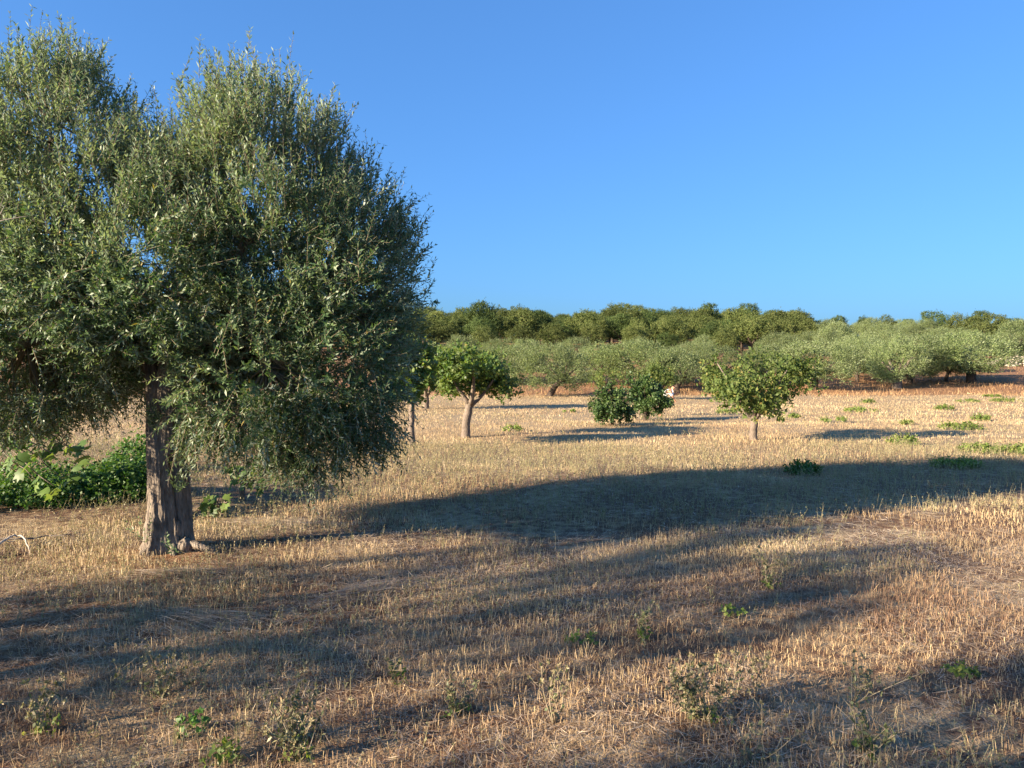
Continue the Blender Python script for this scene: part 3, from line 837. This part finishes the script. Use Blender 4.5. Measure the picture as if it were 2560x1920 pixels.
# ------------------------------------------------------------------ figs with big lobed leaves by the near olive
def fig_leaf_mesh(name, seed):
    r_ = np.random.default_rng(seed)
    lob = [(0, 1.0), (0.35, 0.55), (0.75, 0.92), (1.15, 0.55), (1.6, 0.78), (2.2, 0.48), (2.8, 0.40)]
    pts = [(math.sin(a) * q, math.cos(a) * q + 0.35) for a, q in lob] + [(0, 0.02)] + [(-math.sin(a) * q, math.cos(a) * q + 0.35) for a, q in lob[:0:-1]]
    pts = np.array(pts) * (1 + r_.normal(0, 0.05, (len(pts), 1)))
    z = -0.22 * pts[:, 0] ** 2 - 0.14 * (pts[:, 1] - 0.3) ** 2 + r_.normal(0, 0.04, len(pts))
    V = np.concatenate([[[0, 0.35, 0.05]], np.column_stack([pts, z])])
    n = len(pts)
    F = np.stack([np.zeros(n, int), (np.arange(n) + 1) % n + 1, np.arange(n) + 1], 1)
    tint = np.full(n + 1, r_.uniform(0.15, 0.85))
    return mesh_from(name, V * 0.1, [F], tint)
FL = [fig_leaf_mesh("big_fig_leaf", 60 + k) for k in range(6)]
for me in FL:
    me.materials.append(M['fig'])
def fig_branchy(label, foot, trunk_pts, trunk_r, branches, seed, per=(8, 13), size=(1.0, 1.5)):
    r_ = np.random.default_rng(seed)
    t = thing("fig_tree", label, "tree", foot)
    if trunk_pts is not None:
        ac = Acc(); V, Fq = tube_arr(curve_path(trunk_pts, 12, 0.006, r_), np.linspace(trunk_r, trunk_r * 0.6, 12), 12, 0.07, r_); ac.add(V, Fq, 0.5)
        link("trunk", ac.mesh("fig_trunk"), M['bark_pale'], t, smooth=True)
    for br in branches:
        pth = curve_path(br, 12, 0.012, r_)
        ac = Acc(); V, Fq = tube_arr(pth, np.linspace(0.016, 0.005, 12), 6, 0.05, r_); ac.add(V, Fq, 0.5)
        link("branch", ac.mesh("fig_branch"), M['bark_pale'], t, smooth=True)
        for k in range(int(r_.integers(*per))):
            q = pth[int(r_.integers(4, 12))]
            d = unit(np.array([r_.normal(0, 1), r_.normal(-0.2, 1), r_.normal(-0.5, 0.45)]))
            o = link("leaf", FL[int(r_.integers(0, 6))], None, t)
            o.location = tuple(q + d * 0.05)
            zax = Vector((r_.normal(-0.5, 0.5), r_.normal(-0.6, 0.5), r_.uniform(0.4, 1.0))).normalized()
            yax = Vector(d); yax = (yax - zax * yax.dot(zax)).normalized()
            xax = yax.cross(zax)
            o.rotation_euler = Matrix((xax, yax, zax)).transposed().to_euler()
            s = r_.uniform(*size)
            o.scale = (s, s, s)
    return t
f0 = np.array([-7.9, 10.2, gz(-7.9, 10.2)])
brs = []
rb = np.random.default_rng(77)
for k, (px, py, y) in enumerate([(60, 1100, 9.6), (110, 1150, 9.4), (190, 1160, 9.3), (215, 1130, 9.6), (90, 1200, 9.2), (135, 1215, 9.1), (20, 1110, 9.2), (40, 1180, 9.6), (160, 1200, 9.5), (120, 1120, 10.0), (225, 1150, 9.9), (30, 1150, 9.0)]):
    e = at(px, py, y) - f0
    st = np.array([0.1, 0, 0.8 + 0.08 * k])
    brs.append([st, st * 0.5 + e * 0.5 + np.array([0, 0, 0.22]), e])
fig_branchy("fig reaching in from the left edge, big lobed leaves over the green bed", f0, [(0, 0, -0.1), (0.03, 0, 0.6), (0.1, 0, 1.2), (0.1, 0.05, 1.9)], 0.09, brs, 78)
f1 = hit(607, 1252)
brs = []
for (px, py, dy) in [(560, 1170, 0.1), (640, 1180, -0.1), (690, 1210, -0.2), (620, 1215, -0.25), (655, 1225, -0.2), (600, 1190, -0.2), (575, 1205, 0.2), (680, 1240, -0.3), (610, 1160, 0)]:
    e = at(px, py, f1[1] + dy) - f1
    brs.append([np.array([0, 0, 0.22]), e * 0.5 + np.array([0, 0, 0.25]), e])
fig_branchy("young fig with pale stubby stem and big lobed leaves behind the near olive", f1, [(0, 0, -0.1), (0.0, 0, 0.2), (0.02, 0, 0.5), (0.05, 0, 0.75)], 0.05, brs, 79, per=(3, 6), size=(0.8, 1.2))
f2 = hit(545, 1290)
brs = []
for (px, py) in [(500, 1262), (520, 1250), (545, 1248), (570, 1255), (515, 1280), (550, 1272)]:
    e = at(px, py, f2[1] - 0.1) - f2
    brs.append([np.array([0, 0, 0.0]), e * 0.5 + np.array([0, 0, 0.08]), e])
fig_branchy("low fig sprout with drooping leaves right of the near olive's trunk", f2, [(0, 0, -0.05), (0, 0, 0.05), (0, 0, 0.1)], 0.012, brs, 80, per=(3, 5), size=(0.75, 1.1))

# ------------------------------------------------------------------ green bed behind the near olive
def leafy_mound(w, d, h, n, leafL, leafW, r_, name, upb=0.5, K=2, stem=0.25):
    th = r_.uniform(0, 2 * np.pi, n); q = np.sqrt(r_.random(n))
    x, y = np.cos(th) * q * w, np.sin(th) * q * d
    off = r_.uniform(0, 90)
    rag = vnoise(x / max(w, .01) * 2.3 + off, y / max(d, .01) * 2.3) > 0.36
    th, q, x, y = th[rag], q[rag], x[rag], y[rag]; n = len(x)
    O = np.column_stack([x, y, h * (1 - q ** 2) * r_.uniform(0.15, 0.95, n)])
    D = unit(np.column_stack([x / max(w, .01), y / max(d, .01), np.full(n, upb)]) + r_.normal(0, 0.5, (n, 3)))
    D[:, 2] = np.abs(D[:, 2])
    P, Dl, Nl, L, W = shoots_to_leaves(O, D, r_.uniform(0.5, 1.1, n) * stem, r_.normal(0, 0.1, (n, 3)), K, leafL, leafW, r_, ang=1.0)
    ac = Acc(); V, Fq = leaf_quads(P, Dl, Nl, L, W, wide=0.5)
    ac.add(V, [Fq], np.repeat(r_.beta(2, 2, len(P)), 4))
    return ac.mesh(name)
rb = np.random.default_rng(91)
BED = [(30, 1262, 0.75, 0.50, "leafy green plant at the left end of the shaded bed"), (120, 1255, 0.6, 0.26, "low green plant under the hanging fig leaves"),
       (215, 1250, 0.6, 0.34, "dark green plant in the middle of the shaded bed"), (290, 1242, 0.7, 0.50, "tallest dark green plant of the bed, left of the trunk"),
       (350, 1238, 0.55, 0.5, "green plant of the bed touching the olive trunk's left side"), (60, 1225, 0.85, 0.95, "taller plant rising behind the bed's left end"),
       (250, 1205, 0.9, 0.42, "broad green plant at the back of the bed"), (360, 1180, 0.6, 0.7, "bright green upright plant behind the trunk")]
for (px, py, w, h, lab) in BED:
    p = hit(px, py)
    t = thing("bed_plant", lab, "plant", p, 0, "green plants of the shaded bed")
    link("foliage", leafy_mound(w, w * 0.7, h, 640, 0.062, 0.052, rb, "bed_foliage"), M['bed'], t, kind="stuff")
p = hit(148, 1268)
t = thing("yellow_sprig", "small sprig with yellow-green leaves in front of the bed", "plant", p)
link("foliage", leafy_mound(0.10, 0.08, 0.28, 26, 0.06, 0.045, rb, "sprig_foliage", stem=0.08), M['green'], t)

# ------------------------------------------------------------------ green regrowth in the stubble
GREEN = [(2010, 1185, 60, 36, "dark green bushy plant inside the near olive's long shadow"), (1283, 1078, 26, 22, "green tuft right of the fig's trunk"),
         (1425, 1031, 22, 9, "tiny green tuft left of the dark shrubs"), (1812, 1034, 40, 18, "green clump under the loose tree's left side"),
         (1984, 1045, 24, 12, "small green tuft just right of the loose tree"), (2085, 1056, 48, 18, "green clump at the left tip of the loose tree's shadow"),
         (2150, 1030, 62, 18, "wide flat green clump beyond the loose tree's shadow"), (2168, 1008, 26, 12, "narrow green clump behind the wide flat one"),
         (2260, 1112, 56, 36, "upright pale green clump below the loose tree's shadow"), (2272, 1062, 28, 14, "green tuft inside the loose tree's shadow"),
         (2360, 1026, 34, 22, "short bushy green clump right of the loose tree's shadow"), (2455, 1052, 34, 22, "loose green tuft near the right edge, mid field"),
         (2402, 1074, 76, 24, "long low green mat right of the loose tree's shadow"), (2456, 1132, 80, 26, "long green mat near the right edge, second nearest"),
         (2540, 1136, 56, 26, "green mat cut by the right edge of view"), (2395, 1168, 90, 26, "bright green mat on the rim of the near olive's shadow"),
         (2520, 1005, 60, 16, "far green mat at the right edge"), (2420, 1006, 44, 10, "thin far green mat beside the right-edge one"), (2480, 992, 34, 7, "farthest thin green mat near the right olives")]
for k, (px, py, w, h, lab) in enumerate(GREEN):
    p = hit(px, py); m = p[1] / FPX
    t = thing("green_clump", lab, "plant", p, 0, "green regrowth in the stubble")
    link("foliage", leafy_mound(w * m * 0.62, w * m * 0.5, h * m * 0.5, int(40 + w * 1.3), 0.062 * (1 + p[1] / 60), 0.035 * (1 + p[1] / 60), rb, "clump_foliage", 1.1, 3, min(0.2, h * m * 0.7)), M['bed'] if k == 0 else M['green'], t, kind="stuff")

# ------------------------------------------------------------------ tall single weeds in the foreground
def weed(px, py, hgt, n_st, label, seed, flowers=True, leafy=0.6, spread=0.35, base=True):
    r_ = np.random.default_rng(seed)
    p = hit(px, py)
    t = thing("tall_weed", label, "weed", p)
    st, lf, fl = Acc(), Acc(), Acc()
    for k in range(n_st):
        e = np.array([r_.normal(0, spread * hgt), r_.normal(0, spread * hgt), hgt * r_.uniform(0.65, 1.0)])
        pth = curve_path([(0, 0, -0.02), e * 0.45 + r_.normal(0, 0.02, 3), e], 8)
        V, Fq = tube_arr(pth, np.linspace(0.0045, 0.002, 8), 4, 0, r_); st.add(V, Fq, r_.uniform(0.3, 0.9))
        tips = [e]
        for b in range(3):
            s0 = pth[int(r_.integers(3, 7))]; e2 = s0 + np.array([r_.normal(0, 0.05), r_.normal(0, 0.05), r_.uniform(0.04, 0.10)])
            V, Fq = tube_arr(np.array([s0, (s0 + e2) / 2, e2]), [0.0022, 0.002, 0.0015], 3, 0, r_); st.add(V, Fq, r_.uniform(0.3, 0.9)); tips.append(e2)
        n = int(26 * leafy)
        kk = r_.integers(1, 8, n); P = pth[kk]
        D = unit(r_.normal(0, 1, (n, 3)) + np.array([0, 0, 0.3])); N = unit(r_.normal(0, 0.5, (n, 3)) + np.array([0, -0.3, 1]))
        V, Fq = leaf_quads(P, D, N, r_.uniform(0.02, 0.045, n), r_.uniform(0.01, 0.02, n), 0.15); lf.add(V, [Fq], np.repeat(r_.uniform(0.1, 0.9, n), 4))
        if flowers:
            for tp in tips:
                n = 9
                D = unit(r_.normal(0, 1, (n, 3)) + np.array([0, 0, 0.8])); N = unit(r_.normal(0, 1, (n, 3)))
                V, Fq = leaf_quads(np.repeat([tp], n, 0), D, N, r_.uniform(0.014, 0.026, n), r_.uniform(0.008, 0.014, n)); fl.add(V, [Fq], np.repeat(r_.uniform(0.6, 1.0, n), 4))
    link("stems", st.mesh("weed_stems"), M['twig'], t)
    if lf.n: link("leaves", lf.mesh("weed_leaves"), M['tall_weed'], t, kind="stuff")
    if flowers: link("flower_heads", fl.mesh("weed_heads"), M['tall_weed'], t, kind="stuff")
    if base:
        link("base_leaves", leafy_mound(0.06, 0.05, 0.07, 12, 0.045, 0.022, r_, "weed_base", stem=0.05), M['green'], t)
WEEDS = [(1716, 1790, 0.34, 5, "tallest pale weed with clustered heads, right foreground", True, 0.5, 0.22, False),
         (1760, 1800, 0.28, 12, "bushy pale weed with green leaves at its foot, right foreground", True, 1.1, 0.4, True),
         (1840, 1740, 0.28, 3, "thin flowering weed right of the bushy pale weed", True, 0.5, 0.25, False),
         (1890, 1735, 0.26, 3, "pinkish thin weed, rightmost of the pale weeds", True, 0.4, 0.25, False),
         (1385, 1810, 0.36, 4, "reddish upright weed in the bottom centre", True, 0.6, 0.2, False),
         (988, 1705, 0.24, 2, "slender green weed with one yellow leaf, centre foreground", False, 1.4, 0.12, True),
         (735, 1850, 0.34, 8, "leafy weed with pale heads, lower left of centre", True, 1.0, 0.35, True),
         (745, 1905, 0.20, 6, "yellow-green weed tips at the bottom edge, left of centre", True, 1.0, 0.35, True),
         (400, 1745, 0.22, 8, "straggly pale weed with tiny leaves, lower left", True, 1.0, 0.5, False),
         (120, 1830, 0.26, 6, "upright weed near the lower left corner", True, 1.0, 0.3, True),
         (1925, 1470, 0.36, 6, "grey-green tall weed in the middle shade", True, 1.1, 0.2, True),
         (1140, 1790, 0.25, 6, "green wispy weed just left of bottom centre", False, 1.2, 0.3, True),
         (2130, 1760, 0.30, 6, "dark dry weed with seed heads, lower right", True, 0.5, 0.4, False),
         (1610, 1600, 0.24, 4, "green weed in the shade left of the pale weeds", False, 1.3, 0.25, True),
         (2170, 1890, 0.25, 6, "green weed at the bottom edge, right", False, 1.3, 0.3, True),
         (1880, 1905, 0.3, 5, "dry branching weed at the bottom edge, right of centre", True, 0.3, 0.5, False)]
for k, (px, py, h, n, lab, fl_, lf_, sp, bs_) in enumerate(WEEDS):
    weed(px, py, h, n, lab, 500 + k, fl_, lf_, sp, bs_)
for k, (px, py, s, lab) in enumerate(((1830, 1545, 0.10, "small round bright-green seedling in the lit stubble"), (492, 1830, 0.10, "dark green broad-leaved plant low in the left foreground"),
                                      (560, 1905, 0.08, "green leaf tuft at the bottom edge, left"), (1455, 1610, 0.09, "small green tuft in the centre shade"), (2400, 1690, 0.09, "green tuft on the lower right shade rim"))):
    p = hit(px, py)
    t = thing("seedling", lab, "plant", p)
    link("foliage", leafy_mound(s, s * 0.8, s * 1.1, 26, 0.042, 0.028, rb, "seedling_foliage", 0.9, stem=0.05), M['bed'] if k == 1 else M['green'], t)

# ------------------------------------------------------------------ fallen branches at the left
def dead_branch(label, pts_px, r0, twigs, seed, pale):
    r_ = np.random.default_rng(seed)
    P = []
    for (px, py, lift) in pts_px:
        q = hit(px, py); q[2] += lift; P.append(q)
    org = P[0].copy()
    t = thing("fallen_branch", label, "branch", org)
    pth = curve_path(np.array(P) - org, 18, 0.004, r_)
    ac = Acc(); V, Fq = tube_arr(pth, np.linspace(r0, r0 * 0.35, 18), 7, 0.08, r_); ac.add(V, Fq, pale)
    link("stem", ac.mesh("branch_stem"), M['dead'], t, smooth=True)
    ac = Acc()
    for k in range(twigs):
        s0 = pth[int(r_.integers(5, 17))]; e = s0 + np.array([r_.normal(0.08, 0.1), r_.normal(0, 0.1), r_.uniform(-0.05, 0.05)])
        V, Fq = tube_arr(curve_path([s0, (s0 + e) / 2 + r_.normal(0, 0.015, 3), e], 5), np.linspace(0.005, 0.002, 5), 4, 0, r_); ac.add(V, Fq, pale * 0.8)
    link("side_twigs", ac.mesh("branch_twigs"), M['dead'], t)
dead_branch("long thin dead branch lying in the straw at the left edge", [(-60, 1375, 0.12), (60, 1370, 0.10), (120, 1363, 0.10), (165, 1355, 0.08), (200, 1345, 0.06)], 0.012, 12, 1, 0.15)
dead_branch("pale bleached stick arching from the left edge over the straw", [(-40, 1400, 0.05), (5, 1385, 0.12), (35, 1372, 0.14), (60, 1372, 0.12), (74, 1385, 0.04)], 0.016, 2, 2, 1.0)

# ------------------------------------------------------------------ stone heap at the right edge
sh = hit(2535, 914)
heap = thing("stone_heap", "heap of pale field stones at the right edge beyond the olives", "stone heap", sh)
rs = np.random.default_rng(33)
SM = []
for k in range(4):
    ac = Acc()
    th, ph = np.meshgrid(np.linspace(0, 2 * np.pi, 7, endpoint=False), np.linspace(0.25, np.pi - 0.25, 4), indexing='ij')
    R = 1 + rs.normal(0, 0.13, th.shape)
    V = np.stack([np.cos(th) * np.sin(ph) * R, np.sin(th) * np.sin(ph) * R * 0.85, np.cos(ph) * R * 0.65], -1).reshape(-1, 3)
    i, j = np.meshgrid(np.arange(7), np.arange(3), indexing='ij')
    q = np.stack([i * 4 + j, i * 4 + j + 1, ((i + 1) % 7) * 4 + j + 1, ((i + 1) % 7) * 4 + j], -1).reshape(-1, 4)
    ac.add(V, [q, np.arange(0, 28, 4)[None, :], np.arange(3, 28, 4)[::-1][None, :]], 0.5)
    me = ac.mesh("stone"); me.materials.append(M['stone']); SM.append(me)
hm = sh[1] / FPX
for k in range(170):
    th, q = rs.uniform(0, 6.28), math.sqrt(rs.random())
    x, y = math.cos(th) * q * 62 * hm, math.sin(th) * q * 1.6
    z = 24 * hm * (1 - q ** 1.8) * rs.uniform(0.5, 1.0)
    o = link("stone", SM[k % 4], None, heap, loc=(x, y, z + gz(sh[0] + x, sh[1] + y) - sh[2]))
    s = rs.uniform(0.14, 0.30)
    o.scale = (s, s, s); o.rotation_euler = (rs.uniform(-0.4, 0.4), rs.uniform(-0.4, 0.4), rs.uniform(0, 6))

# ------------------------------------------------------------------ stooping person in white, mostly behind the right dark shrub
def person():
    y = 31.0
    q = at(1651, 1000, y); x = q[0]
    p = np.array([x, y, gz(x, y)])
    t = thing("person", "person in a white top stooping to pick behind the right dark shrub", "person", p, math.radians(-12))
    # facing +x locally; hips bent forward
    J = {'pel': (0, 0, .80, .13), 'bel': (.12, 0, .90, .13), 'che': (.30, 0, 1.02, .15), 'nek': (.43, 0, 1.10, .06), 'hea': (.52, 0, 1.16, .085), 'top': (.56, 0, 1.25, .08),
         'sl': (.38, .17, 1.06, .06), 'el': (.50, .22, .86, .045), 'wl': (.66, .18, .96, .03), 'hl': (.74, .16, 1.0, .03),
         'sr': (.38, -.17, 1.06, .06), 'er': (.48, -.22, .84, .045), 'wr': (.58, -.16, .66, .03), 'hr': (.62, -.15, .60, .03),
         'tl': (.0, .10, .76, .10), 'kl': (.10, .11, .44, .065), 'al': (-.02, .11, .08, .045), 'fl': (.14, .12, .035, .035),
         'tr': (.0, -.10, .76, .10), 'kr': (.06, -.11, .44, .065), 'ar': (-.08, -.11, .08, .045), 'fr': (.08, -.12, .035, .035)}
    E = [('pel', 'bel'), ('bel', 'che'), ('che', 'nek'), ('nek', 'hea'), ('hea', 'top'), ('che', 'sl'), ('sl', 'el'), ('el', 'wl'), ('wl', 'hl'), ('che', 'sr'), ('sr', 'er'), ('er', 'wr'), ('wr', 'hr'),
         ('pel', 'tl'), ('tl', 'kl'), ('kl', 'al'), ('al', 'fl'), ('pel', 'tr'), ('tr', 'kr'), ('kr', 'ar'), ('ar', 'fr')]
    def skin(name, keys, edges, grow, mat):
        idx = {k: i for i, k in enumerate(keys)}
        me = bpy.data.meshes.new(name)
        me.from_pydata([J[k][:3] for k in keys], [(idx[a], idx[b]) for a, b in edges], [])
        o = bpy.data.objects.new(name, me); COL.objects.link(o); o.parent = t
        m = o.modifiers.new("skin", 'SKIN')
        for i, k in enumerate(keys):
            r = J[k][3] + grow
            me.skin_vertices[0].data[i].radius = (r, r)
        me.skin_vertices[0].data[0].use_root = True
        s = o.modifiers.new("sub", 'SUBSURF'); s.levels = s.render_levels = 2
        me.materials.append(mat)
        return o
    skn = plain_mat('skin', [(0, (0.42, 0.22, 0.14)), (1, (0.42, 0.22, 0.14))], 0.6)
    shirt = plain_mat('white_cotton', [(0, (0.82, 0.81, 0.78)), (1, (0.82, 0.81, 0.78))], 0.9)
    jean = plain_mat('dark_trousers', [(0, (0.16, 0.12, 0.08)), (1, (0.16, 0.12, 0.08))], 0.9)
    hairm = plain_mat('dark_hair', [(0, (0.03, 0.018, 0.012)), (1, (0.03, 0.018, 0.012))], 0.6)
    b = skin("body", list(J), E, 0, skn)
    skin("shirt", ['pel', 'bel', 'che', 'sl', 'el', 'sr', 'er'], [('pel', 'bel'), ('bel', 'che'), ('che', 'sl'), ('sl', 'el'), ('che', 'sr'), ('sr', 'er')], 0.022, shirt)
    skin("trousers", ['pel', 'tl', 'kl', 'al', 'tr', 'kr', 'ar'], [('pel', 'tl'), ('tl', 'kl'), ('kl', 'al'), ('pel', 'tr'), ('tr', 'kr'), ('kr', 'ar')], 0.015, jean)
    J['h1'] = (.50, 0, 1.21, .085); J['h2'] = (.53, 0, 1.26, .085)
    skin("hair", ['h1', 'h2'], [('h1', 'h2')], 0.008, hairm)
person()

# ------------------------------------------------------------------ stubble, straw and fine weeds (nobody could count them)
def scatter(n, y0, y1, r_, half=0.74, pad=0.8):
    y = np.sqrt(r_.uniform(y0 ** 2, y1 ** 2, n))
    x = r_.uniform(-1, 1, n) * (half * y + pad)
    return x, y
def blades(ac, x, y, h, w, lean, r_, tint, prism=False):
    P = np.column_stack([x, y, ground(x, y) - 0.01])
    D = unit(np.column_stack([r_.normal(0, 1, len(x)) * lean, r_.normal(0, 1, len(x)) * lean, np.ones(len(x))]))
    T = P + D * h[:, None]
    if prism:
        V, Fq = twig_prisms(P, T, w / 2, w * 0.42); ac.add(V, [Fq], np.repeat(tint, 6)); return
    th = r_.uniform(0, np.pi, len(x))
    S = np.column_stack([np.cos(th), np.sin(th), np.zeros(len(x))]) * (w / 2)[:, None]
    V = np.stack([P - S, P + S, T + S * 0.55, T - S * 0.55], 1).reshape(-1, 3)
    ac.add(V, [np.arange(len(x) * 4).reshape(-1, 4)], np.repeat(tint, 4))
def clear_of_trunk(x, y, r=0.33):
    return (x - T0[0] - 0.05) ** 2 + ((y - T0[1]) * 1.1) ** 2 > r * r
rs = np.random.default_rng(55)
# standing stubble
ac = Acc()
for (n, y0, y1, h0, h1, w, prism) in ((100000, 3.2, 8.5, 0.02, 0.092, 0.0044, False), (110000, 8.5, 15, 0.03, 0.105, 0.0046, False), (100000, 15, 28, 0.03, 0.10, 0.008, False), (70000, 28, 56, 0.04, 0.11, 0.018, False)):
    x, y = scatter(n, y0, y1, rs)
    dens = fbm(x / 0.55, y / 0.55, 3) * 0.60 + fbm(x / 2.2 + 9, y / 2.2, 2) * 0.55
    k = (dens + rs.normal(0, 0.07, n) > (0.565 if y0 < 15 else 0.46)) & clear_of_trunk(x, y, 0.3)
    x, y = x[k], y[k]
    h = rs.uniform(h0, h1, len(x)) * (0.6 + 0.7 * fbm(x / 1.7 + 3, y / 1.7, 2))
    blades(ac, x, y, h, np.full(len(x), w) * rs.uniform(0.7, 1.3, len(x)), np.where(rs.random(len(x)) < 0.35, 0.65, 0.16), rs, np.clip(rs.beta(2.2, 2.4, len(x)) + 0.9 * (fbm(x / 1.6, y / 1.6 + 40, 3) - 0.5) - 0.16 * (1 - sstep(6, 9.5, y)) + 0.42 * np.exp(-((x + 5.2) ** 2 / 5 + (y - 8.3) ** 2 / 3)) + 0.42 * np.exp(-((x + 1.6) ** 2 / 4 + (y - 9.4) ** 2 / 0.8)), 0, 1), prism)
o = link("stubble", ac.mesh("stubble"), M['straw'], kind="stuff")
o["label"], o["category"] = "standing cut straw stubble covering the field", "stubble"
# lying straw
ac = Acc()
for (n, y0, y1, l0, l1, w) in ((120000, 3.2, 9, 0.03, 0.17, 0.0035), (45000, 9, 18, 0.07, 0.22, 0.0062)):
    x, y = scatter(n, y0, y1, rs)
    k = clear_of_trunk(x, y, 0.36) & (fbm(x / 1.1 + 70, y / 1.1, 3) + rs.normal(0, 0.1, n) > 0.36)
    x, y = x[k], y[k]; n = len(x)
    th = rs.uniform(0, 2 * np.pi, n)
    D = np.column_stack([np.cos(th), np.sin(th), rs.normal(0.06, 0.13, n)])
    L = rs.uniform(l0, l1, n)
    P = np.column_stack([x, y, ground(x, y) + rs.uniform(0.003, 0.035, n)])
    V, Fq = leaf_quads(P, D, np.column_stack([rs.normal(0, .3, n), rs.normal(0, .3, n), np.ones(n)]), L, np.full(n, w), rs.normal(0, 0.06), 0, 0.5)
    ac.add(V, [Fq], np.repeat(np.clip(rs.beta(2, 2.4, n) + 0.8 * (fbm(x / 1.4 + 5, y / 1.4 + 77, 3) - 0.5), 0, 1), 4))
o = link("lying_straw", ac.mesh("lying_straw"), M['litter'], kind="stuff")
o["label"], o["category"] = "loose cut straw lying between the stubble", "straw"
# combed swaths of cut straw
for k, (px, py, lx, ly, ang, lab) in enumerate(((450, 1550, 0.75, 0.28, -0.25, "pale combed swath of cut straw in the shade below the olive"), (400, 1440, 0.8, 0.16, 0.12, "long swath of cut straw along the shade rim by the trunk"),
                                                (880, 1490, 0.5, 0.28, 0.7, "tangled swath of straw in the centre shade"), (640, 1310, 0.9, 0.25, 0.0, "bright cut straw under the olive's right side"))):
    p = hit(px, py); n = 340
    u, v = rs.normal(0, lx * 0.42, n), rs.normal(0, ly * 0.45, n)
    a_ = ang + rs.normal(0, 0.28, n)
    x, y = p[0] + u * math.cos(ang) - v * math.sin(ang), p[1] + u * math.sin(ang) + v * math.cos(ang)
    D = np.column_stack([np.cos(a_), np.sin(a_), rs.normal(0, 0.06, n)])
    P = np.column_stack([x, y, ground(x, y) + 0.01 + 0.07 * rs.random(n) * np.exp(-(u / lx) ** 2 * 2 - (v / ly) ** 2 * 2)])
    acs = Acc(); V, Fq = leaf_quads(P - p, D, np.column_stack([rs.normal(0, .3, n), rs.normal(0, .3, n), np.ones(n)]), rs.uniform(0.18, 0.42, n), np.full(n, 0.0045), 0.08, 0, 0.5)
    acs.add(V, [Fq], np.repeat(rs.uniform(0.2, 0.95, n), 4))
    o = link("straw_swath", acs.mesh("straw_swath"), M['litter'], kind="stuff", loc=p)
    o["label"], o["category"] = lab, "straw"
# fine grey-green weeds
ac = Acc()
for (n, y0, y1, h0, h1, lf, gate) in ((9000, 3.3, 9.5, 0.05, 0.15, 0.022, 0.55), (16000, 9.5, 18, 0.10, 0.26, 0.028, 0.40), (16000, 18, 50, 0.06, 0.18, 0.050, 0.50)):
    x, y = scatter(n, y0, y1, rs)
    band = 0.22 * np.exp(-((y - 13.5) / 2.6) ** 2)
    k = (fbm(x / 1.6 + 30, y / 1.6 + 8, 3) + band + rs.normal(0, 0.08, n) > gate) & clear_of_trunk(x, y, 0.5)
    x, y = x[k], y[k]; n = len(x)
    O = np.column_stack([x, y, ground(x, y)])
    D = unit(np.column_stack([rs.normal(0, .3, n), rs.normal(0, .3, n), np.ones(n)]))
    L = rs.uniform(h0, h1, n)
    P, Dl, Nl, LL, WW = shoots_to_leaves(O, D, L, rs.normal(0, 0.1, (n, 3)), 3, lf * 1.12, lf * 0.42, rs, ang=0.9)
    V, Fq = leaf_quads(P, Dl, Nl, LL, WW)
    base = np.clip(rs.beta(2, 2, n) * 0.9 + 0.10 + 0.012 * (y - 10), 0, 1)
    ac.add(V, [Fq], np.repeat(np.concatenate([np.repeat(base, 3), np.repeat(base, 3)]), 4))
    if y0 < 15:
        V, Fq = twig_prisms(O, O + D * L[:, None], 0.002 + 0.0001 * y0, 0.001); ac.add(V, [Fq], 0.7)
o = link("fine_weeds", ac.mesh("fine_weeds"), M['weed'], kind="stuff")
o["label"], o["category"] = "fine grey-green weeds scattered through the stubble", "weeds"
# tall reddish dry grass along the orchard edge
ac = Acc()
n = 90000
x, y = scatter(n, 50, 84, rs, 0.72, 3)
edge = 53.5 + 5 * (fbm(x / 6, x * 0 + 4, 2) - 0.5)
k = (rs.random(n) < np.where(y > edge, np.exp(-(y - edge) / 9) * 0.7 + 0.1, np.exp((y - edge) / 1.2) * 0.5)) & (fbm(x / 2.2, y / 2.2) > 0.40)
x, y = x[k], y[k]
blades(ac, x, y, rs.uniform(0.08, 0.42, len(x)) * (0.4 + fbm(x / 1.5, y / 1.5 + 20)), rs.uniform(0.015, 0.035, len(x)), 0.45, rs, rs.beta(2, 2, len(x)))
o = link("red_dry_grass", ac.mesh("red_dry_grass"), M['redgrass'], kind="stuff")
o["label"], o["category"] = "reddish tall dry grass along the orchard edge", "grass"
